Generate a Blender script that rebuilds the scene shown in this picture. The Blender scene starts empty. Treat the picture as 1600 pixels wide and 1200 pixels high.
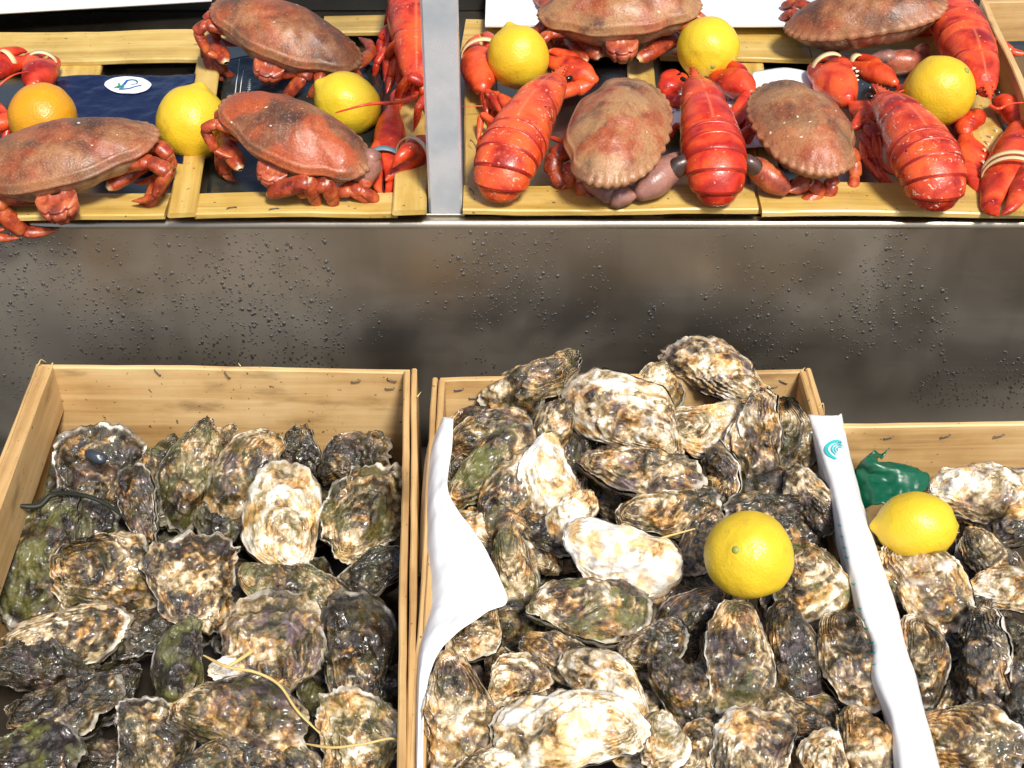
import bpy, math, random
import numpy as np
from mathutils import Vector, Matrix

# ------------------------------------------------------------------ camera, sky, sun, exposure
S = bpy.context.scene
COL = S.collection
F, PITCH, CZ = 2222.2, math.radians(39.0), 0.78
cam = bpy.data.cameras.new("camera"); cam.lens = 50; cam.sensor_width = 36; cam.clip_end = 200; cam.clip_start = 0.02
camo = bpy.data.objects.new("camera", cam); COL.objects.link(camo)
camo.location = (0, 0, CZ); camo.rotation_euler = (math.radians(90) - PITCH, 0, 0)
S.camera = camo
CAM = Vector((0, 0, CZ))

SUN_DIR = Vector((0.24, -0.52, 0.81)).normalized()          # towards the sun
SUN_EL = math.asin(SUN_DIR.z); SUN_AZ = math.atan2(SUN_DIR.x, SUN_DIR.y)
w = bpy.data.worlds.new("World"); S.world = w; w.use_nodes = True
wt = w.node_tree; bg = wt.nodes["Background"]
sk = wt.nodes.new("ShaderNodeTexSky"); sk.sky_type = 'NISHITA'; sk.sun_disc = False
sk.sun_elevation = SUN_EL; sk.sun_rotation = SUN_AZ; sk.dust_density = 2.5
wt.links.new(sk.outputs[0], bg.inputs[0]); bg.inputs[1].default_value = 0.11
sun = bpy.data.lights.new("sun", 'SUN'); sun.energy = 3.9; sun.angle = math.radians(11.0); sun.color = (1, 0.95, 0.86)
suno = bpy.data.objects.new("sun", sun); COL.objects.link(suno)
suno.rotation_euler = SUN_DIR.to_track_quat('Z', 'Y').to_euler()
S.view_settings.view_transform = 'Standard'; S.view_settings.look = 'None'
S.view_settings.exposure = 0.28; S.view_settings.gamma = 1
S.cycles.max_bounces = 8; S.cycles.caustics_reflective = False; S.cycles.caustics_refractive = False
S.cycles.sample_clamp_indirect = 6

R_, U_, W_ = Vector((1, 0, 0)), Vector((0, math.sin(PITCH), math.cos(PITCH))), Vector((0, math.cos(PITCH), -math.sin(PITCH)))
def ray(u, v): return W_ * F + R_ * (u - 800) + U_ * (600 - v)
def at(u, v, z):
    d = ray(u, v); return CAM + d * ((z - CZ) / d.z)
def px(p): return (p - CAM).dot(W_) / F                     # metres that one photo pixel spans at p
SZ = 0.111                                                  # top of the steel shelf
def J(u, v, h): return at(u, v, SZ + h)

# ------------------------------------------------------------------ object helpers
def setp(o, label=None, cat=None, group=None, kind=None):
    if label: o["label"] = label
    if cat: o["category"] = cat
    if group: o["group"] = group
    if kind: o["kind"] = kind
    return o
def thing(name, loc, label, cat, group=None):
    o = bpy.data.objects.new(name, None); COL.objects.link(o); o.location = loc
    o.empty_display_size = 0.02
    return setp(o, label, cat, group)
def link(name, me, parent=None, loc=None, mat=None):
    o = bpy.data.objects.new(name, me); COL.objects.link(o)
    if mat is not None and not me.materials: me.materials.append(mat)
    if parent is not None:
        o.parent = parent
        q = parent; off = Vector((0, 0, 0))
        while q is not None: off += q.location; q = q.parent
        o.location = (Vector(loc) if loc is not None else Vector((0, 0, 0))) - off
    elif loc is not None: o.location = loc
    return o
def mk(name, V, Q, smooth=True, attrs=None, T=None):
    """mesh from numpy verts, quads and optional triangles"""
    me = bpy.data.meshes.new(name)
    V = np.asarray(V, dtype=np.float32)
    me.vertices.add(len(V)); me.vertices.foreach_set("co", V.ravel())
    Q = np.asarray(Q, dtype=np.int32).reshape(-1, 4)
    T = np.zeros((0, 3), np.int32) if T is None else np.asarray(T, np.int32).reshape(-1, 3)
    idx = np.concatenate([Q.ravel(), T.ravel()])
    st = np.concatenate([np.arange(len(Q)) * 4, len(Q) * 4 + np.arange(len(T)) * 3])
    me.loops.add(len(idx)); me.loops.foreach_set("vertex_index", idx.astype(np.int32))
    me.polygons.add(len(st)); me.polygons.foreach_set("loop_start", st.astype(np.int32))
    me.polygons.foreach_set("use_smooth", np.full(len(st), smooth))
    for k, a in (attrs or {}).items():
        me.attributes.new(k, 'FLOAT', 'POINT').data.foreach_set("value", np.asarray(a, np.float32).ravel())
    me.update(calc_edges=True); me.validate()
    return me
def gq(nr, ns, wrap=True, base=0):
    i, j = np.meshgrid(np.arange(nr - 1), np.arange(ns if wrap else ns - 1), indexing='ij')
    k = (j + 1) % ns
    return (np.stack([i * ns + j, i * ns + k, (i + 1) * ns + k, (i + 1) * ns + j], -1) + base).reshape(-1, 4)
class Soup:
    """collects several surfaces into one mesh"""
    def __init__(s): s.V, s.Q, s.A, s.n = [], [], [], 0
    def add(s, V, Q, a=None):
        V = np.asarray(V, float).reshape(-1, 3)
        s.V.append(V); s.Q.append(np.asarray(Q).reshape(-1, 4) + s.n)
        s.A.append(np.zeros(len(V)) if a is None else np.broadcast_to(np.asarray(a, float).ravel(), (len(V),))); s.n += len(V)
    def build(s, name, mat, parent=None, loc=None, smooth=True, attr="t"):
        V = np.concatenate(s.V); o = Vector(loc) if loc is not None else Vector(V.mean(0))
        me = mk(name, V - np.array(o), np.concatenate(s.Q), smooth, {attr: np.concatenate(s.A)})
        return link(name, me, parent, o, mat)

def _h(ix, iy, iz, seed):
    n = (ix * 374761393 + iy * 668265263 + iz * 2147483647 + seed * 1274126177) & 0x7fffffff
    n = ((n ^ (n >> 13)) * 1274126177) & 0x7fffffff
    n = ((n ^ (n >> 16)) * 668265263) & 0x7fffffff
    return ((n ^ (n >> 15)) & 0xffff) / 32767.5 - 1.0
def vn(p, seed=0):
    p = np.asarray(p, float); i = np.floor(p).astype(np.int64); f = p - i; f = f * f * (3 - 2 * f)
    x, y, z = i[..., 0], i[..., 1], i[..., 2]; r = 0
    for dx in (0, 1):
        for dy in (0, 1):
            for dz in (0, 1):
                wgt = (f[..., 0] if dx else 1 - f[..., 0]) * (f[..., 1] if dy else 1 - f[..., 1]) * (f[..., 2] if dz else 1 - f[..., 2])
                r = r + wgt * _h(x + dx, y + dy, z + dz, seed)
    return r
def fbm(p, seed=0, o=3):
    r, a = 0, 1.0
    for k in range(o): r = r + a * vn(np.asarray(p) * (2.03 ** k) + k * 7.3, seed + k); a *= 0.5
    return r

def catmull(P, n):
    """smooth polyline through the rows of P (any width), n samples"""
    P = np.asarray(P, float)
    if len(P) < 3:
        t = np.linspace(0, 1, n)[:, None]; return P[0] * (1 - t) + P[-1] * t
    E = np.vstack([2 * P[0] - P[1], P, 2 * P[-1] - P[-2]]); out = []
    for s in np.linspace(0, len(P) - 1 - 1e-6, n):
        i = int(s); t = s - i; a, b, c, d = E[i:i + 4]
        out.append(0.5 * ((2 * b) + (c - a) * t + (2 * a - 5 * b + 4 * c - d) * t * t + (3 * b - a - 3 * c + d) * t ** 3))
    return np.array(out)
def frames(C, ref):
    T = np.gradient(C, axis=0); T /= np.linalg.norm(T, axis=1)[:, None] + 1e-12
    ref = np.broadcast_to(np.asarray(ref, float), T.shape)
    Nn = ref - (ref * T).sum(1)[:, None] * T; Nn /= np.linalg.norm(Nn, axis=1)[:, None] + 1e-12
    return T, Nn, np.cross(T, Nn)
def sweep(C, ra, rb, ref, ns=16):
    """elliptic tube along C; ra = radius across ref, rb = radius along ref"""
    C = np.asarray(C, float); T, Nn, B = frames(C, ref)
    th = np.linspace(0, 2 * np.pi, ns, endpoint=False)
    ra = np.broadcast_to(ra, len(C)); rb = np.broadcast_to(rb, len(C))
    V = C[:, None] + (B[:, None] * (np.cos(th)[None, :, None] * ra[:, None, None]) + Nn[:, None] * (np.sin(th)[None, :, None] * rb[:, None, None]))
    return V.reshape(-1, 3), gq(len(C), ns)
def nv(v): v = np.array(v, float); return v / (np.linalg.norm(v) + 1e-12)

# ------------------------------------------------------------------ materials
class G:
    def __init__(s, name):
        s.m = bpy.data.materials.new(name); s.m.use_nodes = True; s.t = s.m.node_tree
        s.b = s.t.nodes["Principled BSDF"]; s.o = s.t.nodes["Material Output"]
    def n(s, typ, **k):
        x = s.t.nodes.new("ShaderNode" + typ)
        for a, v in k.items(): setattr(x, a, v)
        return x
    def l(s, a, b): s.t.links.new(a, b)
    def put(s, inp, v):
        if hasattr(v, 'is_output'): s.l(v, inp)
        else: inp.default_value = v
    def coord(s, scale=(1, 1, 1), which='Object'):
        c = s.n('TexCoord'); m = s.n('Mapping'); m.inputs['Scale'].default_value = scale
        s.l(c.outputs[which], m.inputs['Vector']); oi = s.n('ObjectInfo')
        a = s.n('VectorMath', operation='ADD'); sc = s.n('VectorMath', operation='SCALE')
        cb = s.n('CombineXYZ'); s.l(oi.outputs['Random'], cb.inputs[0]); s.l(oi.outputs['Random'], cb.inputs[1])
        s.l(cb.outputs[0], sc.inputs[0]); sc.inputs['Scale'].default_value = 37.0
        s.l(m.outputs[0], a.inputs[0]); s.l(sc.outputs[0], a.inputs[1]); return a.outputs[0]
    def noise(s, vec, scale, detail=4, rough=.55, dist=0.0):
        x = s.n('TexNoise'); s.l(vec, x.inputs['Vector']); x.inputs['Scale'].default_value = scale
        x.inputs['Detail'].default_value = detail; x.inputs['Roughness'].default_value = rough; x.inputs['Distortion'].default_value = dist
        return x.outputs['Fac']
    def vor(s, vec, scale, feature='F1'):
        x = s.n('TexVoronoi', feature=feature); s.l(vec, x.inputs['Vector']); x.inputs['Scale'].default_value = scale; return x.outputs['Distance']
    def math(s, op, a, b=0.0, c=0.0, clamp=False):
        x = s.n('Math', operation=op, use_clamp=clamp); s.put(x.inputs[0], a); s.put(x.inputs[1], b)
        s.put(x.inputs[2], c); return x.outputs[0]
    def ramp(s, f, stops):
        x = s.n('ValToRGB'); e = x.color_ramp.elements
        while len(e) < len(stops): e.new(0.5)
        for k, (p, c) in enumerate(stops): e[k].position = p; e[k].color = tuple(c) + (1,) if len(c) == 3 else c
        s.put(x.inputs[0], f); return x.outputs[0]
    def mr(s, f, a, b, c=0., d=1.):
        x = s.n('MapRange'); x.interpolation_type = 'SMOOTHSTEP'; s.put(x.inputs[0], f)
        for k, v in zip((1, 2, 3, 4), (a, b, c, d)): s.put(x.inputs[k], v)
        return x.outputs[0]
    def mix(s, f, a, b, mode='MIX'):
        x = s.n('Mix', data_type='RGBA', blend_type=mode); s.put(x.inputs[0], f)
        for k, v in ((6, a), (7, b)): s.put(x.inputs[k], v if hasattr(v, 'is_output') else tuple(v) + (1,))
        return x.outputs[2]
    def attr(s, nm): x = s.n('Attribute'); x.attribute_name = nm; return x.outputs['Fac']
    def objcol(s):
        x = s.n('ObjectInfo'); p = s.n('SeparateColor'); s.l(x.outputs['Color'], p.inputs[0])
        return p.outputs[0], p.outputs[1], p.outputs[2], x.outputs['Alpha']
    def bump(s, h, strength=.4, dist=.001, prev=None):
        x = s.n('Bump'); x.inputs['Strength'].default_value = strength; x.inputs['Distance'].default_value = dist
        s.put(x.inputs['Height'], h)
        if prev is not None: s.l(prev, x.inputs['Normal'])
        return x.outputs[0]
    def out(s, color, rough=.5, metal=0., nrm=None, spec=None, **kw):
        c = s.b.inputs['Base Color']
        if hasattr(color, 'is_output'): s.l(color, c)
        else: c.default_value = tuple(color) + (1,)
        s.put(s.b.inputs['Roughness'], rough); s.put(s.b.inputs['Metallic'], metal)
        if spec is not None: s.put(s.b.inputs['Specular IOR Level'], spec)
        if nrm is not None: s.l(nrm, s.b.inputs['Normal'])
        for k, v in kw.items(): s.put(s.b.inputs[k.replace('_', ' ')], v)
        return s.m

def m_oyster(name, lower=False):
    g = G(name); br, gr, pu, rim = g.objcol(); v = g.coord(); t = g.attr("ring"); lam = g.attr("lam")
    n1 = g.noise(v, 75, 5, .6, 1.2); n2 = g.noise(v, 190, 5, .65, .8); n3 = g.noise(v, 28, 3, .5, .5)
    cv = g.n('CombineXYZ'); g.l(g.math('MULTIPLY_ADD', t, 7.0, g.math('MULTIPLY', n3, 6.0)), cv.inputs[0]); g.l(g.math('MULTIPLY', n1, 1.5), cv.inputs[1]); oi = g.n('ObjectInfo'); g.l(g.math('MULTIPLY', oi.outputs['Random'], 50.0), cv.inputs[2])
    bands = g.noise(cv.outputs[0], 1.0, 3, .6)
    k = g.math('MULTIPLY_ADD', n1, .80, g.math('MULTIPLY', n2, .42)); k = g.math('MULTIPLY_ADD', bands, .63, k)
    k = g.math('MULTIPLY_ADD', lam, .14, k); k = g.math('MULTIPLY_ADD', n3, .80, k)
    k = g.math('ADD', k, g.math('MULTIPLY_ADD', br, .62, -1.22)); k = g.math('MULTIPLY_ADD', k, 1.95, -.55)
    col = g.ramp(k, [(0.08, (.016, .013, .008)), (.28, (.072, .052, .026)), (.44, (.180, .125, .060)), (.58, (.42, .295, .135)), (.74, (.69, .565, .37)), (.92, (.90, .87, .80))])
    och = g.mr(g.noise(v, 52, 3, .5, .6), .46, .62)
    col = g.mix(g.math('MULTIPLY', och, .85), col, (1.0, .66, .26), 'MULTIPLY')
    gm = g.math('MULTIPLY', g.mr(g.noise(v, 45, 4), .44, .62), gr)
    col = g.mix(gm, col, g.mix(n2, (.02, .028, .008), (.26, .25, .06)))
    pm = g.math('MULTIPLY', g.mr(g.noise(v, 60, 4, .5, 1.), .50, .64), g.math('MULTIPLY', pu, .6))
    col = g.mix(pm, col, g.mix(n1, (.05, .03, .04), (.36, .25, .29)))
    spots = g.mr(g.noise(v, 200, 2), .70, .77)
    col = g.mix(g.math('MULTIPLY', spots, .55), col, (.80, .74, .62))
    rm = g.math('MULTIPLY', g.mr(g.math('MULTIPLY_ADD', n2, .05, t), .968, 1.005), g.math('MULTIPLY', rim, g.mr(g.noise(v, 55, 2), .40, .60, .10, 1.)))
    col = g.mix(rm, col, (.80, .74, .62))
    b = g.bump(g.math('ADD', g.noise(v, 420, 5, .7), g.math('MULTIPLY', n2, .9)), .75, .0014)
    return g.out(col, g.mr(g.noise(v, 140, 3), .35, .65, .12, .48), 0, b, .62, Coat_Weight=.5, Coat_Roughness=.10)
def m_wood(name, c0, c1, c2, rough=.6, knot=.5, spec=.4):
    g = G(name); v = g.coord((3, 60, 60)); v2 = g.coord((1, 1, 1))
    gr = g.noise(v, 1.0, 6, .6, .6); ring = g.noise(g.coord((6, 240, 240)), 1., 3, .6); blotch = g.noise(v2, 14, 4, .55)
    k = g.math('MULTIPLY_ADD', gr, .7, g.math('MULTIPLY', blotch, .45))
    col = g.ramp(g.math('MULTIPLY_ADD', ring, .18, g.math('SUBTRACT', k, .12)), [(.34, c0), (.53, c1), (.72, c2)])
    st = g.mr(g.noise(g.coord((10, 28, 28)), 1.3, 4), .58, .76)
    col = g.mix(g.math('MULTIPLY', st, knot), col, (.10, .055, .02))
    dots = g.mr(g.noise(v2, 190, 2), .69, .74)
    col = g.mix(g.math('MULTIPLY', dots, .8), col, (.05, .035, .02))
    b = g.bump(g.math('ADD', ring, gr), .35, .0006)
    return g.out(col, g.mr(blotch, .3, .7, rough - .15, rough + .1), 0, b, spec)
M = {}
M['oyster'] = m_oyster("oyster_shell")
M['crate_wood'] = m_wood("crate_wood", (.33, .175, .06), (.57, .355, .145), (.72, .50, .24))
M['tray_wood'] = m_wood("tray_wood", (.36, .21, .04), (.55, .36, .09), (.70, .52, .19), .38, .4, .5)
def _shell():
    g = G("crab_shell"); br, orr, pl, _ = g.objcol(); v = g.coord(); t = g.attr("t")
    n1 = g.noise(v, 26, 4, .55, .6); n2 = g.noise(v, 80, 4, .6); n3 = g.noise(v, 520, 3, .6)
    col = g.ramp(g.math('MULTIPLY_ADD', n2, .40, g.math('MULTIPLY_ADD', n1, 1.25, -.25)), [(.34, (.05, .024, .016)), (.48, (.125, .046, .024)), (.60, (.22, .070, .028)), (.74, (.32, .14, .055))])
    om = g.math('MULTIPLY', g.mr(g.noise(v, 20, 3, .5, .4), .45, .57), orr)
    col = g.mix(om, col, g.mix(n2, (.28, .042, .012), (.50, .095, .022)))
    pm = g.math('MULTIPLY', g.mr(g.noise(v, 33, 3), .40, .6), pl)
    col = g.mix(pm, col, (.42, .235, .10))
    col = g.mix(g.math('MULTIPLY', t, .7), col, g.mix(n2, (.30, .13, .06), (.50, .26, .13)))
    col = g.mix(g.math('MULTIPLY', g.mr(n3, .56, .68), .4), col, (.50, .27, .16))
    col = g.mix(g.math('MULTIPLY', g.mr(n3, .46, .36), .35), col, (.07, .03, .02))
    dots = g.mr(g.noise(v, 170, 1), .765, .79)
    col = g.mix(g.math('MULTIPLY', dots, .8), col, (.8, .68, .55))
    b = g.bump(n3, .42, .0009); b = g.bump(n2, .25, .002, b)
    return g.out(col, g.mr(n2, .3, .7, .32, .52), 0, b, .5)
M['crab_shell'] = _shell()
def _leg():
    g = G("crab_leg_shell"); v = g.coord(); t = g.attr("t"); br, orr, pl, _ = g.objcol()
    n1 = g.noise(v, 70, 4, .6); n3 = g.noise(v, 420, 3)
    col = g.ramp(n1, [(.34, (.14, .018, .008)), (.5, (.36, .050, .016)), (.66, (.52, .125, .035))])
    col = g.mix(g.math('MULTIPLY', pl, .8), col, g.mix(n1, (.17, .085, .075), (.40, .235, .19)))
    col = g.mix(g.math('MULTIPLY', g.mr(g.math('MULTIPLY_ADD', n1, .5, t), .80, 1.15), .9), col, (.72, .50, .29))
    col = g.mix(g.math('MULTIPLY', g.mr(n3, .6, .7), .45), col, (.60, .32, .18))
    return g.out(col, .33, 0, g.bump(n3, .4, .0008), .5)
M['crab_leg'] = _leg()
def _under():
    g = G("crab_underside"); v = g.coord(); n = g.noise(v, 50, 4); n2 = g.noise(v, 300, 3)
    col = g.ramp(n, [(.35, (.16, .075, .04)), (.5, (.40, .21, .11)), (.7, (.60, .40, .24))])
    return g.out(col, .4, 0, g.bump(n2, .5, .001), .45)
M['crab_under'] = _under()
def _tip():
    g = G("claw_tip_black"); n = g.noise(g.coord(), 90, 3)
    return g.out(g.ramp(n, [(.3, (.03, .018, .015)), (.7, (.10, .05, .035))]), .3, 0, g.bump(n, .3, .001), .5)
M['claw_tip'] = _tip()
def _lob():
    g = G("lobster_shell"); br, og, sp, _ = g.objcol(); v = g.coord(); t = g.attr("t")
    n1 = g.noise(v, 38, 4, .55, .4); n2 = g.noise(v, 150, 4, .6, .5); n3 = g.noise(v, 480, 3)
    col = g.ramp(n1, [(.34, (.27, .010, .005)), (.5, (.56, .024, .009)), (.64, (.74, .075, .016))])
    col = g.mix(g.math('MULTIPLY', og, g.mr(n1, .3, .65)), col, (.80, .13, .03))
    sm = g.math('MULTIPLY', g.mr(g.noise(v, 165, 3, .6, 1.6), .61, .68), g.math('MULTIPLY', sp, g.mr(t, .05, .6)))
    col = g.mix(sm, col, (.82, .58, .38))
    s2 = g.math('MULTIPLY', g.mr(g.noise(v, 240, 1), .72, .75), .7)
    col = g.mix(s2, col, (.80, .40, .22))
    col = g.mix(g.mr(g.noise(v, 120, 1), .765, .785), col, (.05, .012, .008))
    col = g.mix(g.mr(t, 1.05, 1.35), col, (.30, .014, .008)); col = g.mix(g.mr(t, -.05, -.4), col, (.80, .24, .10))
    b = g.bump(n3, .3, .0007); b = g.bump(n2, .3, .0015, b)
    return g.out(col, g.mr(n2, .3, .7, .22, .48), 0, b, .5, Coat_Weight=.12, Coat_Roughness=.15)
M['lobster'] = _lob()
def _lem():
    g = G("lemon_peel"); br, og, _, _ = g.objcol(); v = g.coord(); n = g.noise(v, 30, 3); p = g.vor(v, 520); n2 = g.noise(v, 260, 3)
    col = g.mix(g.math('MULTIPLY', og, .9), g.mix(n, (.68, .47, .02), (.80, .60, .035)), (.66, .27, .008))
    col = g.mix(g.math('MULTIPLY', g.mr(g.noise(v, 60, 4, .6), .58, .74), .45), col, (.50, .30, .03))
    b = g.bump(p, .25, .0009); b = g.bump(n2, .15, .0008, b); b = g.bump(g.noise(v, 45, 3), .2, .004, b)
    return g.out(col, .36, 0, b, .45, Subsurface_Weight=.12, Subsurface_Scale=.006, Subsurface_Radius=(1, .6, .1))
M['lemon'] = _lem()
def _steel(name, base, rough, sc):
    g = G(name); v = g.coord((2, 300, 300)); n = g.noise(v, 1, 4); bl = g.noise(g.coord((1, 1, 1)), 7, 4, .5, .5)
    st = g.noise(g.coord((26, 1, 3)), 1.0, 4, .55); fine = g.noise(g.coord(), 260, 3)
    col = g.mix(bl, tuple(c * .82 for c in base), base)
    col = g.mix(g.math('MULTIPLY', g.mr(st, .55, .7), .25), col, tuple(c * .6 for c in base))
    r = g.math('ADD', g.mr(bl, .3, .7, rough - .08, rough + .1), g.math('MULTIPLY', g.math('SUBTRACT', n, .5), .05))
    b = g.bump(n, .05 * sc, .0004); b = g.bump(fine, .10 * sc, .0006, b)
    return g.out(col, r, 1.0, b)
M['steel'] = _steel("brushed_steel", (.60, .535, .445), .48, 1.5)
M['shelf_steel'] = _steel("shelf_steel", (.42, .37, .29), .30, 1)
def _post():
    g = G("post_aluminium"); n = g.noise(g.coord((120, 120, 3)), 1, 4); bl = g.noise(g.coord(), 22, 4, .6)
    col = g.mix(g.mr(bl, .35, .7), (.66, .68, .71), (.48, .53, .58))
    return g.out(col, g.mr(bl, .3, .7, .25, .42), .35, g.bump(n, .12, .0005), .5)
M['post'] = _post()
def plain(name, c, rough=.5, spec=.5, bs=0, bd=.001, var=.15, sc=40, **kw):
    g = G(name); n = g.noise(g.coord(), sc, 4); col = g.mix(n, tuple(x * (1 - var) for x in c), tuple(min(1, x * (1 + var)) for x in c))
    return g.out(col, rough, 0, g.bump(g.noise(g.coord(), bs, 3), .4, bd) if bs else None, spec, **kw)
M['paper'] = plain("white_paper", (.86, .86, .85), .6, .3, 60, .0015, .02)
M['foam'] = plain("white_board", (.80, .81, .82), .45, .4, 0, .001, .04)
M['foam2'] = plain("grey_board", (.55, .59, .63), .45, .4, 0, .001, .08)
M['dark'] = plain("dark_recess", (.018, .018, .017), .5, .4, 80, .001)
M['navy'] = plain("navy_plastic", (.007, .011, .045), .22, .6, 90, .002, .4)
M['blackfilm'] = plain("black_plastic_film", (.022, .024, .022), .2, .6, 70, .002, .4)
M['print_white'] = plain("white_print", (.82, .84, .84), .5, .3)
M['print_teal'] = plain("teal_print", (.04, .48, .50), .5, .3, var=.2, sc=200)
M['print_blue'] = plain("blue_print", (.03, .12, .38), .5, .3)
M['print_green'] = plain("green_print", (.05, .28, .10), .5, .3)
M['ink'] = plain("grey_ink", (.16, .16, .19), .5, .3)
M['green'] = plain("green_plastic", (.002, .085, .040), .35, .5, 50, .002, .3)
M['band'] = plain("cream_rubber", (.72, .56, .30), .5, .4, var=.12)
M['bluestrap'] = plain("blue_grey_rubber", (.16, .28, .33), .45, .4)
M['straw'] = plain("dry_straw", (.66, .47, .17), .5, .4, var=.25, sc=120)
M['weed'] = plain("seaweed", (.014, .017, .010), .55, .4, var=.4)
M['mussel'] = plain("mussel_shell", (.03, .038, .05), .3, .6, 120, .001, .5, 90)
M['clam'] = plain("clam_shell", (.12, .125, .085), .3, .6, 60, .002, .8, 45)
M['staple'] = plain("staple_wire", (.06, .065, .07), .3, .6)
M['stem'] = plain("lemon_stem", (.30, .34, .07), .5, .4)
M['eye'] = plain("lobster_eye", (.012, .008, .008), .15, .6)
M['tooth'] = plain("claw_tooth", (.82, .66, .48), .35, .5)
M['base_dark'] = plain("dark_crate_base", (.03, .024, .018), .35, .5, 60, .003, .4)  # near-black bottom board, much darker than the crate walls
M['pave'] = plain("pavement_stone", (.16, .115, .075), .8, .3, 9, .01, .35, 6)
_g = G("water_drop"); M['water'] = _g.out((.34, .315, .28), .16, .9, None, .5)

# ------------------------------------------------------------------ setting
def box(name, sx, sy, sz, mat, parent=None, center=(0, 0, 0), rot=None, bev=.0012, warp=0.0, seed=0, n=None):
    """plank: length sx along its own x, subdivided so its edges can wander a little"""
    n = n or max(2, int(sx / .02)); s = Soup(); x = np.linspace(-sx / 2, sx / 2, n); b = min(bev, sy * .3, sz * .3)
    prof = np.array([(-sy / 2 + b, -sz / 2), (sy / 2 - b, -sz / 2), (sy / 2, -sz / 2 + b), (sy / 2, sz / 2 - b), (sy / 2 - b, sz / 2), (-sy / 2 + b, sz / 2), (-sy / 2, sz / 2 - b), (-sy / 2, -sz / 2 + b)])
    V = np.zeros((n, 8, 3)); V[:, :, 0] = x[:, None]; V[:, :, 1:] = prof[None]
    if warp:
        q = np.stack([x * 9, x * 0 + seed * 3.1, x * 0], -1); V[:, :, 1] += (vn(q, seed) * warp)[:, None]; V[:, :, 2] += (vn(q * 1.7 + 5, seed) * warp)[:, None]
        P3 = np.stack([V[:, :, 0] * 60, V[:, :, 1] * 300, V[:, :, 2] * 300 + seed], -1); V[:, :, 1] += vn(P3, seed) * warp * .35; V[:, :, 2] += vn(P3 + 3, seed + 1) * warp * .35
    V = V.reshape(-1, 3); Q = list(gq(n, 8)); e = (n - 1) * 8
    for o_, sg in ((0, -1), (e, 1)):
        for a, b_, c, d in ((0, 1, 2, 7), (2, 3, 6, 7), (3, 4, 5, 6)):
            Q.append([o_ + a, o_ + b_, o_ + c, o_ + d][::sg])
    me = mk(name, V, np.array(Q), False)
    o = link(name, me, parent, center, mat)
    if rot is not None: o.rotation_mode = 'QUATERNION'; o.rotation_quaternion = rot
    return o
def basis(x, up):
    x = Vector(x).normalized(); up = Vector(up); y = up.cross(x).normalized(); z = x.cross(y)
    return Matrix((x, y, z)).transposed().to_quaternion()

# ground the stall stands on
me = mk("pavement", [(-40, -40, -.72), (40, -40, -.72), (40, 40, -.72), (-40, 40, -.72)], [[0, 1, 2, 3]], False)
setp(link("pavement", me, None, None, M['pave']), kind="structure")

# steel counter: shelf, rolled front edge and apron, swept along x
YF = 1.05
def extrude_x(name, prof, x0, x1, mat, parent, smooth=True, n=60):
    prof = np.array(prof, float); xs = np.linspace(x0, x1, n)
    V = np.zeros((n, len(prof), 3)); V[:, :, 0] = xs[:, None]; V[:, :, 1:] = prof[None]
    me = mk(name, V.reshape(-1, 3), gq(n, len(prof), False), smooth); return link(name, me, parent, None, mat)
ctr = thing("seafood_counter", (0, YF, -.3), "brushed stainless steel counter with a wet front apron below the crabs and lobsters", "counter")
arc = [(YF + .007 - .007 * math.sin(a), SZ - .007 + .007 * math.cos(a)) for a in np.linspace(0, math.pi / 2, 8)]
def dense(p, k): return [tuple(np.array(a) * (1 - s) + np.array(b) * s) for a, b in zip(p[:-1], p[1:]) for s in np.linspace(0, 1, k, endpoint=False)] + [p[-1]]
extrude_x("front_edge", arc, -1.2, 1.2, M['shelf_steel'], ctr)
extrude_x("apron", dense([(YF, SZ - .007), (YF, -.42)], 12), -1.2, 1.2, M['steel'], ctr)
extrude_x("shelf_top", dense([(1.78, SZ), (YF + .007, SZ)], 8), -1.2, 1.2, M['shelf_steel'], ctr)
# drops of condensation on the apron
def drops():
    rng = np.random.default_rng(4); s = Soup(); ns, nr = 8, 4
    th = np.linspace(0, 2 * np.pi, ns, endpoint=False); ph = np.linspace(0, np.pi / 2, nr)
    N = 8500; X = rng.uniform(-.52, .52, N); Z = SZ - .010 - rng.uniform(0, 1, N) ** 1.0 * .20
    p = np.stack([X * 9, Z * 14, Z * 0], -1); den = fbm(p, 5, 3) + .55 * fbm(np.stack([X * 40, Z * 5, X * 0], -1), 8, 2)
    den += .45 * np.exp(-((X + .28) / .13) ** 2 - ((Z - .03) / .05) ** 2) + .35 * np.exp(-((X - .02) / .10) ** 2 - ((Z - .03) / .05) ** 2)
    keep = den > .30 + .35 * rng.uniform(-1, 1, N)
    X, Z = X[keep], Z[keep]; r = np.clip(rng.lognormal(math.log(.00075), .40, len(X)), .0004, .0018)
    for x, z, rr in zip(X, Z, r):
        k = rng.uniform(.9, 1.5)
        V = np.stack([x + rr * np.outer(np.cos(ph), np.cos(th)), np.full((nr, ns), YF - .0001) - (rr * .42 * np.sin(ph))[:, None], z + rr * k * np.outer(np.cos(ph), np.sin(th)) - (rr * .25 * np.sin(ph))[:, None]], -1)
        s.add(V.reshape(-1, 3), gq(nr, ns))
    o = s.build("water_drops", M['water'], ctr, (0, YF, 0)); o["kind"] = "stuff"
drops()
# rivulets
# the post that stands on the shelf's front
pp = at(697, 330, SZ) ; pw = 52 * px(pp)
post = thing("steel_post", (pp.x, YF + .03, SZ), "upright square metal post standing on the counter's front edge between the trays", "post")
box("post_shaft", 1.1, pw, .028, M['post'], post, (pp.x, YF + .024, SZ + .553), basis((0, 0, 1), (0, -1, 0)), .002)
box("base_plate", pw + .004, .032, .003, M['shelf_steel'], post, (pp.x, YF + .024, SZ + .0015), None, .0006)

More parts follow.
